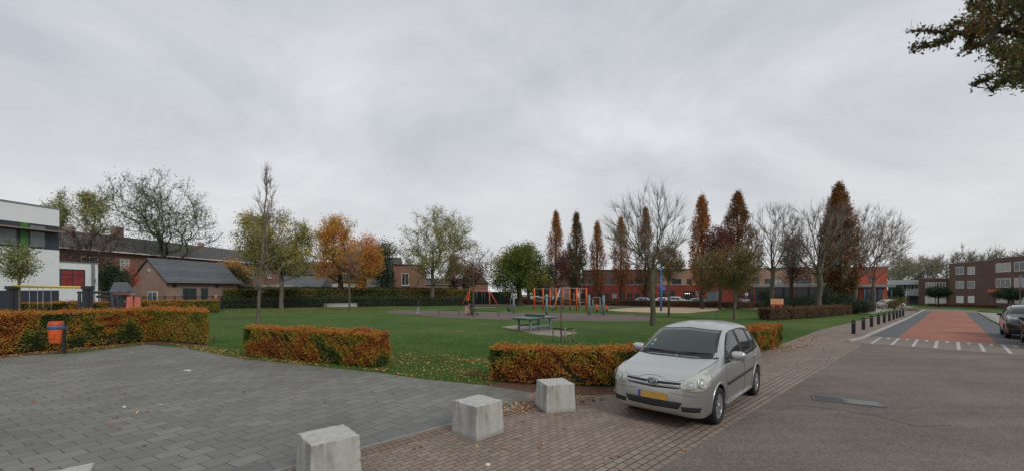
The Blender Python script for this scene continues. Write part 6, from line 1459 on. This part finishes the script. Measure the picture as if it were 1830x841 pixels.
def climb():
    Y0 = 50.0; X = lambda px: at(px, Y0)[0]; root = thing('climbing_frame', 'orange post climbing frame with steel bars and slanted ladders', 'climbing frame', (X(1000), Y0)); ox = X(1000); g = gz(ox, Y0)
    post = {}
    for k, (px, py) in enumerate([(954.8, 552.5), (970.5, 552.8), (983, 549), (993.7, 553), (1006.5, 552.6), (1018.3, 553.4), (1030.7, 554.5), (1034.8, 549.3), (1048, 554.3)]):
        x, y = G(px, py); h = 2.75; post[k] = (x - ox, y - Y0); MB().cyl(post[k], .085, .085, gz(x, y) - g, 2.72, 10).build('post', playor, root)
    def bar(a, b, za, zb, r=.035): 
        b1 = MB(); b1.tube([(*post[a], za), (*post[b], zb)], r, 6); b1.build('bar', galv, root)
    for a, b, za in ((0, 1, 2.6), (1, 2, 2.62), (2, 3, 2.6), (0, 1, 1.1), (4, 5, 2.62), (5, 6, 2.7), (4, 7, 2.7), (6, 8, 2.62), (7, 8, 2.6), (5, 6, 1.95), (5, 6, 1.25), (4, 5, .95), (6, 8, 1.0), (5, 7, 2.66)): bar(a, b, za, za)
    for (xa, xb, sg) in ((X(1000.5), X(989), 1), (X(1029), X(1035), 1)):
        b = MB(); a0 = (xa - ox, -.8, 2.75); c0 = (xb - ox, -1.1, .55)
        for dy in (0, .45): b.tube([(a0[0], a0[1] + dy, a0[2]), (c0[0], c0[1] + dy, c0[2])], .04, 6)
        for i in range(6):
            t = (i + .5) / 6; p = Vector(a0).lerp(Vector(c0), t); b.tube([p, p + Vector((0, .45, 0))], .022, 5)
        b.build('ladder', mat('pale steel', (.5, .5, .5), .4, .1, 5, metal=.4), root)
    MB().box(X(980) - ox, X(990) - ox, -1.2, -.5, .5, .56).build('platform', galv, root)
climb()
def fitness(px, py, label, kind):
    x, y = G(px, py); root = thing('exercise_machine', label, 'exercise machine', (x, y), 0, 'exercise machines on the path edge')
    MB().cyl((0, 0), .11, .10, 0, 1.75, 12).build('post', greyblue, root); MB().cyl((0, 0), .12, .115, 1.752, 1.95, 12).build('head', mat('pale grey head', (.38, .40, .40), .5, .1, 5), root)
    if kind == 'ski':
        for s, k in ((-1, 0), (1, 1)):
            b = MB(); b.tube([(-.15, s * .2, 2.2 - .2 * k), (-.32, s * .2, 1.3), (-.38, s * .2, .35)], .03, 6); b.build('lever', galv, root)
            MB().blob((-.45 - .1 * k, s * .2, .32 + .1 * k), .2, .1, .14, 10, 6).build('footrest', blackpl, root)
        b = MB(); b.tube([(0, -.22, 1.3), (0, .22, 1.3)], .04, 6); b.tube([(-.1, -.2, 1.3), (0, 0, 1.5)], .03, 6); b.build('axle', galv, root)
    elif kind == 'seat':
        b = MB(); b.tube([(.05, 0, 1.0), (.45, 0, .8), (.5, 0, .55), (.9, 0, .5)], .035, 6); b.tube([(.05, 0, .45), (.8, 0, .45)], .035, 6); b.build('frame', galv, root)
        MB().box(.35, .85, -.2, .2, .56, .61).build('seat', blackpl, root)
    return root
fitness(918, 558.5, 'leftmost grey blue ski walker machine with levers by the path', 'ski')
fitness(977, 562, 'grey blue exercise post with a seat, near the table tennis table', 'seat')
def pair():
    (xa, y), (xb, _) = G(1052.8, 561.8), G(1078.8, 562); root = thing('exercise_machine', 'double post exercise machine with hanging footrests right of the climbing frame', 'exercise machine', (xa, y), 0, 'exercise machines on the path edge'); L = xb - xa
    for x, c in ((0, 0), (L, 1)):
        MB().cyl((x, 0), .12, .115, 0, 1.95, 12).build('post', greyblue, root)
    MB().cyl((L, 0), .15, .02, 1.952, 2.12, 12).build('cap', darkpost, root)
    b = MB(); b.tube([(.1, 0, 1.55), (.4, 0, 1.68), (L * .5, 0, 1.72), (L - .4, 0, 1.68), (L - .1, 0, 1.55)], .03, 6); b.tube([(.1, 0, .95), (L - .1, 0, .95)], .03, 6)
    for x in (.35, L - .35): b.tube([(x, 0, 1.55), (x + .05, 0, .3)], .03, 6)
    b.build('frame', galv, root)
    for x in (.5, L - .6): MB().box(x - .15, x + .25, -.12, .12, .26, .31).build('footrest', blackpl, root)
pair()
def springer(px, py, label, h):
    x, y = G(px, py); root = thing('spring_toy', label, 'spring toy', (x, y), 0, 'orange spring toys')
    n = 40; MB().tube([(.10 * math.cos(i * .9), .10 * math.sin(i * .9), .32 * i / n) for i in range(n)], .016, 5).build('spring', blackpl, root)
    MB().prism([(-.16, 0), (.18, 0), (.18, .1), (-.16, .1)], .32, .36).build('seat', playor, root)
    b = MB(); b.box(-.14, -.02, -.03, .09, .36, h).box(-.02, .14, .0, .06, .36, h * .8); b.build('panel', playor, root)
springer(1067, 557, 'taller orange spring toy between the double post machine and the sand', .95)
springer(1085, 556, 'lower orange spring toy at the left tip of the sand', .75)
def pole():
    x, y = G(1181.5, 555); root = thing('blue_pole', 'tall blue climbing pole with a cross bar standing in the sand', 'pole', (x, y)); bl = mat('blue pole paint', (.045, .17, .42), .45, .12, 5)
    hh = Zp(474, y) - gz(x, y); MB().cyl((0, 0), .13, .10, 0, hh, 12).build('post', bl, root)
    z1 = Zp(511, y) - gz(x, y); MB().tube([(-.55, 0, z1), (.5, 0, z1)], .05, 8).build('cross_bar', bl, root)
    for z in (z1 - .75,): MB().tube([(-.9, 0, z), (1.2, 0, z)], .02, 6).build('rope', galv, root)
    MB().box(.0, .5, -.05, .05, z1 - .4, z1 - .1).build('bracket', bl, root)
pole()
def rails():
    for i, (a, b) in enumerate((((784, 561.5), (820, 563)), ((838, 563.2), (891, 564.6)))):
        (x0, y0), (x1, y1) = G(*a), G(*b); root = thing('low_rail', ['low dark hoop rail left of the woman on the path', 'low dark hoop rail right of the pushchair on the path'][i], 'rail', (x0, y0), 0, 'hoop rails on the path'); L = x1 - x0; D = y1 - y0
        MB().tube([(0, 0, 0), (0, 0, .42), (.06, 0, .47), (L - .06, D, .47), (L, D, .42), (L, D, 0)], .022, 6).build('rail', dark_steel, root)
rails()
def bench_ring():
    x, y = at(609, 61); root = thing('round_bench', 'low round concrete bench ring encircling the orange maple', 'bench', (x, y)); rx = 42 / F * 61
    MB().lathe([(rx - .6, .0), (rx - .6, .42), (rx, .42), (rx, 0)], 48, smooth=False).build('ring', conc, root)
    MB().lathe([(rx - .62, .422), (rx - .62, .50), (rx + .05, .50), (rx + .05, .422), (rx - .62, .422)], 48, smooth=False).build('seat', mat('grey seat slabs', (.33, .31, .30), .8, .15, 3), root)
bench_ring()
# notice board
def board():
    x, y = G(1388.7, 569); root = thing('notice_board', 'orange and cream notice board on two steel posts before the brown hedge', 'sign', (x, y), R(-12)); g = gz(x, y)
    zt = Zp(533, y) - g; zb = Zp(544.4, y) - g; w = 20.5 / F * y
    for s in (-.28, .28): MB().cyl((s, .06), .035, .035, 0, zt - .02, 10).build('post', galv, root)
    b = MB().box(-w / 2, w / 2, 0, .03, zb, zt).build('board', mat('cream orange board', (.66, .36, .22), .6, .06, 3), root)
    MB().box(-w / 2 + .001, w / 2 - .001, -.004, -.0005, zb + .001, zb + .13).build('red_band', mat('red orange band', (.62, .07, .03), .6, .05, 3), b)
    t = MB(); rg = random.Random(4); tm = mat('board text', (.35, .10, .05), .7, .05, 3)
    for r_ in range(3):
        xx = -w / 2 + .07
        while xx < w / 2 - .16:
            ww = rg.uniform(.04, .11); z = zt - .10 - r_ * .10; t.box(xx, xx + ww, -.003, -.0006, z - .028, z); xx += ww + .03
    t.build('text_lines', tm, b)
board()
def bin2(px, py, label, h, w, m, name='litter_bin', cat='litter bin'):
    x, y = G(px, py); root = thing(name, label, cat, (x, y)); b = MB(); b.lathe([(0, .1), (w * .8, .1), (w, h * .9), (w * 1.08, h * .92), (w * .9, h), (0, h * 1.02)], 16); b.build('body', m, root); MB().cyl((0, 0), .05, .05, 0, .1, 8).build('foot', dark_steel, root)
bin2(1339.5, 549.5, 'dark litter bin at the gap in the far brown hedge', 1.1, .26, boll)
bin2(1561, 556, 'dark litter bin between the brown hedge and the bollards', .95, .25, boll)
def cabinet():
    x, y = at(1332, 66); root = thing('utility_cabinet', 'pale grey utility cabinet before the red school wall', 'cabinet', (x, y)); lg2 = mat('cabinet grey', (.38, .40, .40), .6, .08, 4)
    MB().box(-.55, .55, -.25, .25, .0, 1.25).build('body', lg2, root); MB().box(-.58, .58, -.28, .28, 1.253, 1.31).build('lid', lg2, root); MB().box(-.005, .005, -.256, -.252, .1, 1.2).build('door_gap', seamm, root)
    x, y = at(1321, 68); r2 = thing('container', 'dark blue container beside the pale utility cabinet', 'container', (x, y)); c = MB(); c.box(-.6, .6, -.4, .4, 0, 1.1); c.build('body', mat('dark blue plastic', (.03, .06, .12), .6, .15, 4), r2); MB().tube([(-.62, 0, 1.1), (.62, 0, 1.1)], .38, 14).build('lid', mat('dark blue plastic', (.03, .06, .12)), r2)
cabinet()
def roadsign(px, Y, ptop, pbot, w, label, face, back=None, arrow=None):
    x, y = at(px, Y); root = thing('road_sign', label, 'sign', (x, y)); g = gz(x, y); z1, z0 = Zp(ptop, Y) - g, Zp(pbot, Y) - g
    MB().cyl((0, .05), .035, .035, 0, z1, 8).build('post', galv, root); b = MB().box(-w / 2, w / 2, -.01, .012, z0, z1).build('plate', face, root)
    if back: MB().box(-w * .32, w * .32, -.014, -.011, z0 + (z1 - z0) * .2, z0 + (z1 - z0) * .75).build('symbol', back, b)
sb = mat('sign blue', (.03, .12, .42), .5, .05, 3)
roadsign(1334, 64, 520.5, 528, .65, 'blue square sign above the pale utility cabinet', sb, white)
roadsign(1247, 64, 519, 526.5, .6, 'white square sign in front of the red wall', white, greyp)
roadsign(1619.7, 62, 519, 524, .22, 'slim grey sign post at the far end of the sidewalk', galv)
def lamp():
    x, y = at(1823, 55); g = gz(x, y); root = thing('street_lamp', 'black street lamp with a lantern head in front of the flats', 'street lamp', (x, y)); z1 = Zp(489, 55) - g
    MB().tube([(0, 0, 0), (0, 0, .9), (0, 0, .92), (0, 0, z1 - .6)], [.09, .085, .06, .045], 10).build('pole', boll, root)
    f = MB(); 
    for i in range(4):
        a = math.pi / 4 + i * math.pi / 2; f.bar((.13 * math.cos(a), .13 * math.sin(a), z1 - .6), (.22 * math.cos(a), .22 * math.sin(a), z1 - .18), .025)
    f.add([(.24 * math.cos(math.pi / 4 + i * math.pi / 2), .24 * math.sin(math.pi / 4 + i * math.pi / 2), z1 - .18) for i in range(4)] + [(0, 0, z1)], [(0, 1, 4), (1, 2, 4), (2, 3, 4), (3, 0, 4), (3, 2, 1, 0)])
    h = f.build('lantern', boll, root)
    MB().lathe([(.11, z1 - .58), (.18, z1 - .2)], 4).build('lantern_glass', mat('frosted glass', (.4, .4, .38), .3, .1, 4), h)
lamp()
# playground at the left behind the hedge
yel = mat('yellow beam', (.55, .42, .05), .5, .12, 4)
def pswing():
    Y = 20.5; (x0, y), (x1, _) = at(22, Y), at(157, Y); root = thing('swing_frame', 'playground swing with a yellow beam between dark posts behind the left hedge', 'swing', (x0, y)); L = x1 - x0; h = Zp(511.5, Y)
    for x in (0, L):
        for dy in (-.10, .10): MB().box(x - .085, x + .085, dy - .08, dy + .08, 0, h - .05).build('post', darkpost, root)
        MB().box(x - .13, x + .13, -.22, .22, h - .12, h + .04).build('cap', darkpost, root)
    MB().tube([(.05, 0, h + .03), (L - .05, 0, h - .03)], .06, 10).build('beam', yel, root)
    for f in (.28, .46):
        s = MB().box(L * f - .22, L * f + .22, -.1, .1, .5, .54).build('seat', blackpl, root)
        b = MB(); b.tube([(L * f - .2, 0, .54), (L * f - .2, 0, h)], .010, 5); b.tube([(L * f + .2, 0, .54), (L * f + .2, 0, h)], .010, 5); b.build('chain', galv, s)
pswing()
def trail():
    Y = 22.0; x0, y = at(128, Y); root = thing('balance_trail', 'dark post and beam balance trail to the right of the yellow beamed swing', 'climbing frame', (x0, y)); rg = random.Random(2)
    pos = [128, 139, 167, 173, 182, 194, 205, 211, 222, 226]
    for i, px in enumerate(pos):
        x = at(px, Y)[0] - x0; dy = rg.uniform(-.8, .8); h = Zp(519.5 + (i % 3) * 1.2, Y); MB().cyl((x, dy), .07, .068, 0, h, 10).build('post', darkpost, root)
    b = MB()
    for a, c, z in ((139, 160, 521.5), (167, 194, 521.5), (194, 226, 523), (173, 205, 529)): b.tube([(at(a, Y)[0] - x0, 0, Zp(z, Y)), (at(c, Y)[0] - x0, 0, Zp(z, Y))], .06, 8)
    b.build('beam', darkpost, root)
    MB().tube([(at(213, Y)[0] - x0, -.3, Zp(524.6, Y)), (at(253, Y)[0] - x0, -.3, Zp(525, Y))], .035, 8).build('red_bar', mat('dull red', (.42, .08, .06), .5, .1, 4), root)
trail()
def playhouse():
    Y = 25; x0, y = at(217, Y); root = thing('playhouse', 'small dark playhouse with a grey pitched roof on posts', 'playhouse', (x0, y)); w = 15 / F * Y
    for sx in (-.36, .36):
        for sy in (-.3, .3): MB().box(sx - .05, sx + .05, sy - .05, sy + .05, 0, 1.9).build('post', darkpost, root)
    zt, zb = Zp(503, Y), Zp(521, Y) - .1; b = MB()
    b.add([(-.42, -.4, zb), (.62, -.4, zb), (.36, 0, zt), (-.46, 0, zt), (-.42, .4, zb), (.62, .4, zb)], [(0, 1, 2, 3), (3, 2, 5, 4), (0, 3, 4), (1, 5, 2), (4, 5, 1, 0)]); b.build('roof', mat('playhouse roof', (.09, .10, .115), .6, .15, 4), root)
    MB().box(-.45, .45, -.43, -.40, .5, 1.1).build('panel', darkpost, root); MB().box(-.48, .48, -.45, .45, .44, .5).build('floor', darkpost, root)
playhouse()
def slide():
    Y = 21.5; x0, y = at(239, Y); root = thing('slide', 'pair of salmon pink slide humps beside the balance trail', 'slide', (x0, y)); pk = mat('salmon plastic', (.60, .16, .13), .5, .1, 4)
    for dx in (-.21, .20):
        b = MB(); b.add([(dx - .21, -.1, .3), (dx + .19, -.1, .3), (dx + .05, -.1, Zp(529.5, Y)), (dx - .05, -.1, Zp(529.5, Y)), (dx - .21, .1, .3), (dx + .19, .1, .3), (dx + .05, .1, Zp(529.5, Y)), (dx - .05, .1, Zp(529.5, Y))], [(0, 1, 2, 3), (7, 6, 5, 4), (0, 3, 7, 4), (1, 5, 6, 2), (3, 2, 6, 7), (0, 4, 5, 1)]); b.build('hump', pk, root)
    MB().box(-.44, .44, -.12, .12, 0, .298).build('base', pk, root)
slide()

# ------------------------------------------------------------------ people
def skin_mesh(name, joints, edges, m, parent, sub=2, root_i=0):
    me = bpy.data.meshes.new(name); me.from_pydata([j[0] for j in joints], edges, []); o = bpy.data.objects.new(name, me); COL.objects.link(o)
    sk = o.modifiers.new('s', 'SKIN'); sk.use_smooth_shade = True
    for i, j in enumerate(joints):
        r_ = j[1]; me.skin_vertices[0].data[i].radius = (r_, r_) if not isinstance(r_, tuple) else r_
    me.skin_vertices[0].data[root_i].use_root = True
    sb_ = o.modifiers.new('u', 'SUBSURF'); sb_.levels = sub; sb_.render_levels = sub
    bpy.context.view_layer.update(); dg = bpy.context.evaluated_depsgraph_get(); nm = bpy.data.meshes.new_from_object(o.evaluated_get(dg)); nm.name = name
    o.modifiers.clear(); o.data = nm; bpy.data.meshes.remove(me); nm.materials.clear(); nm.materials.append(m); o.parent = parent
    return o
skinm = mat('skin', (.45, .25, .17), .6, .06, 6)
def person(label, loc, rz, H_, top, legs, hair, armsfwd=0.0, stride=.16, hairlong=True, hood=False, shoes=None):
    k = H_ / 1.68; root = thing('person', label, 'person', loc, rz); S_ = lambda x, y, z: (x * k, y * k, z * k)
    # faces local -y
    J = [((0, 0, .94), .12), ((0, 0, 1.12), .105), ((0, 0, 1.30), .13), ((0, .01, 1.42), .055), ((0, -.005, 1.49), .055), ((0, -.012, 1.56), .088), ((0, 0, 1.625), .075), ((0, -.105, 1.545), .016)]
    E = [(0, 1), (1, 2), (2, 3), (3, 4), (4, 5), (5, 6), (5, 7)]
    def chain(start, pts_):
        p = start
        for q, r_ in pts_: J.append((q, r_)); E.append((p, len(J) - 1)); p = len(J) - 1
        return p
    arms = []
    for s in (-1, 1):
        hip = chain(0, [((s * .09, 0, .88), .085), ((s * .10, -s * stride * .5, .48), .058), ((s * .10, -s * stride * .6 + (.04 if s < 0 else 0), .09), .04), ((s * .10, -s * stride * .6 - .15, .03), .033)])
        if armsfwd: pts_ = [((s * .17, 0, 1.37), .055), ((s * .22, -.04, 1.12), .042), ((s * .19, -.30, 1.02), .032), ((s * .18, -.38, 1.02), .028)]
        else: pts_ = [((s * .17, 0, 1.37), .055), ((s * .23, .01 + s * .04, 1.12), .042), ((s * .24, -.06 - s * .03, .88), .030), ((s * .24, -.08, .80), .028)]
        w = chain(2, pts_); hp = J[w][0]; d = (0, -1, -.25) if armsfwd else (0, -.2, -1)
        for f in range(4):
            o = (f - 1.5) * .018; L = (.075, .085, .08, .065)[f]; q1 = (hp[0] + (o if armsfwd else 0), hp[1] + d[1] * L * .5 + (0 if armsfwd else o), hp[2] + d[2] * L * .5); q2 = (hp[0] + (o if armsfwd else -s * .02), q1[1] + (d[1] * L * .3 if not armsfwd else -.01), q1[2] + (d[2] * L * .5 if not armsfwd else -.035))
            chain(w, [(q1, .0085), (q2, .007)])
        chain(w - 0, [((hp[0] - s * .03, hp[1] - .03, hp[2] - .01), .009), ((hp[0] - s * .035, hp[1] - .055, hp[2] - .025), .008)])
    skin_mesh('body', [(S_(*p), r_ * k) for p, r_ in J], E, skinm, root, 1)
    def cloth(name, J2, E2, m): return skin_mesh(name, [(S_(*p), r_ * k * 1.22) for p, r_ in J2], E2, m, root, 2)
    Jt = [((0, 0, .90), .155), ((0, 0, 1.10), .135), ((0, 0, 1.30), .15), ((0, .01, 1.41), .075)]; Et = [(0, 1), (1, 2), (2, 3)]
    for s in (-1, 1):
        n0 = len(Jt); A_ = [((s * .17, 0, 1.36), .075)] + ([((s * .22, -.04, 1.12), .06), ((s * .19, -.29, 1.025), .046)] if armsfwd else [((s * .23, .01 + s * .04, 1.12), .06), ((s * .24, -.05 - s * .03, .90), .045)])
        Jt += A_; Et += [(2, n0), (n0, n0 + 1), (n0 + 1, n0 + 2)]
    cloth('jacket', Jt, Et, top)
    Jl = [((0, 0, .93), .14)]; El_ = []
    for s in (-1, 1):
        n0 = len(Jl); Jl += [((s * .09, 0, .86), .105), ((s * .10, -s * stride * .5, .48), .078), ((s * .10, -s * stride * .6 + (.04 if s < 0 else 0), .10), .062)]; El_ += [(0, n0), (n0, n0 + 1), (n0 + 1, n0 + 2)]
    cloth('trousers', Jl, El_, legs)
    for s in (-1, 1):
        cy_ = -s * stride * .6 - .05; MB().blob((s * .10 * k, cy_ * k, .045 * k), .052 * k, .135 * k, .05 * k, 12, 8).build('shoe', shoes or blackpl, root)
    if hood:
        MB().blob((0, .03 * k, 1.575 * k), .115 * k, .12 * k, .13 * k, 14, 10).build('hood', top, root)
    else:
        h = MB(); h.blob((0, .028 * k, 1.60 * k), .105 * k, .108 * k, .10 * k, 14, 10)
        if hairlong: h.blob((0, .085 * k, 1.47 * k), .085 * k, .05 * k, .15 * k, 12, 8)
        h.build('hair', hair, root)
    return root
blk = mat('black jacket', (.015, .016, .02), .85, .2, 8); navy = mat('navy jacket', (.03, .032, .06), .85, .2, 8); pink = mat('pink trousers', (.55, .30, .26), .85, .1, 8); greytr = mat('pale grey trousers', (.28, .29, .33), .85, .1, 8); hairm = mat('brown hair', (.10, .055, .03), .7, .2, 20)
x, y = G(834.5, 562); person('woman in black top and pink trousers pushing a dark pushchair on the path', (x, y, .01), R(70), 1.66, blk, pink, hairm, 1, .12)
x, y = G(747, 558.5); person('child in a dark hooded jacket and pale trousers walking on the path', (x, y, .01), R(-80), 1.2, navy, greytr, hairm, 0, .13, False, True, white)
def pushchair():
    x, y = G(844, 562); root = thing('pushchair', 'dark pushchair pushed by the woman in pink trousers', 'pushchair', (x + .05, y, .01), R(-15)); cl = mat('dark pushchair cloth', (.02, .02, .03), .8, .2, 8)
    for wx, wy, r_ in ((-.22, -.22, .13), (-.22, .22, .13), (.42, -.12, .10), (.42, .12, .10)):
        M = Matrix.Translation((wx, wy, r_)) @ Matrix.Rotation(R(90), 4, 'X'); w = MB(); w.lathe([(r_ * .7, -.02), (r_, -.022), (r_, .022), (r_ * .7, .02)], 16, M); wo_ = w.build('wheel', rubber, root); MB().lathe([(0, 0), (r_ * .68, .0)], 14, M).build('spokes', galv, wo_)
    f = MB()
    for s in (-.2, .2): f.tube([(-.22, s, .13), (.1, s, .55), (.42, s * .6, .10)], .014, 6); f.tube([(.3, s, .35), (-.1, s, .75), (-.42, s, 1.03)], .014, 6)
    f.tube([(-.42, -.2, 1.03), (-.42, .2, 1.03)], .017, 6); f.build('frame', galv, root)
    sm = MB(); sm.add([(-.12, -.19, .45), (.28, -.19, .42), (.28, .19, .42), (-.12, .19, .45), (-.28, -.19, .95), (-.28, .19, .95), (-.20, -.19, .98), (-.02, -.19, .58), (-.02, .19, .58), (-.20, .19, .98), (.28, -.19, .5), (.28, .19, .5)], [(0, 3, 2, 1), (0, 4, 5, 3), (4, 6, 9, 5), (6, 7, 8, 9), (7, 10, 11, 8), (1, 2, 11, 10), (0, 1, 10, 7, 6, 4), (3, 5, 9, 8, 11, 2)]); sm.build('seat', cl, root)
    c = MB(); c.blob((-.05, 0, .88), .26, .21, .2, 14, 8); c.build('canopy', cl, root)
    MB().box(-.12, .2, -.17, .17, .2, .38).build('basket', cl, root)
pushchair()
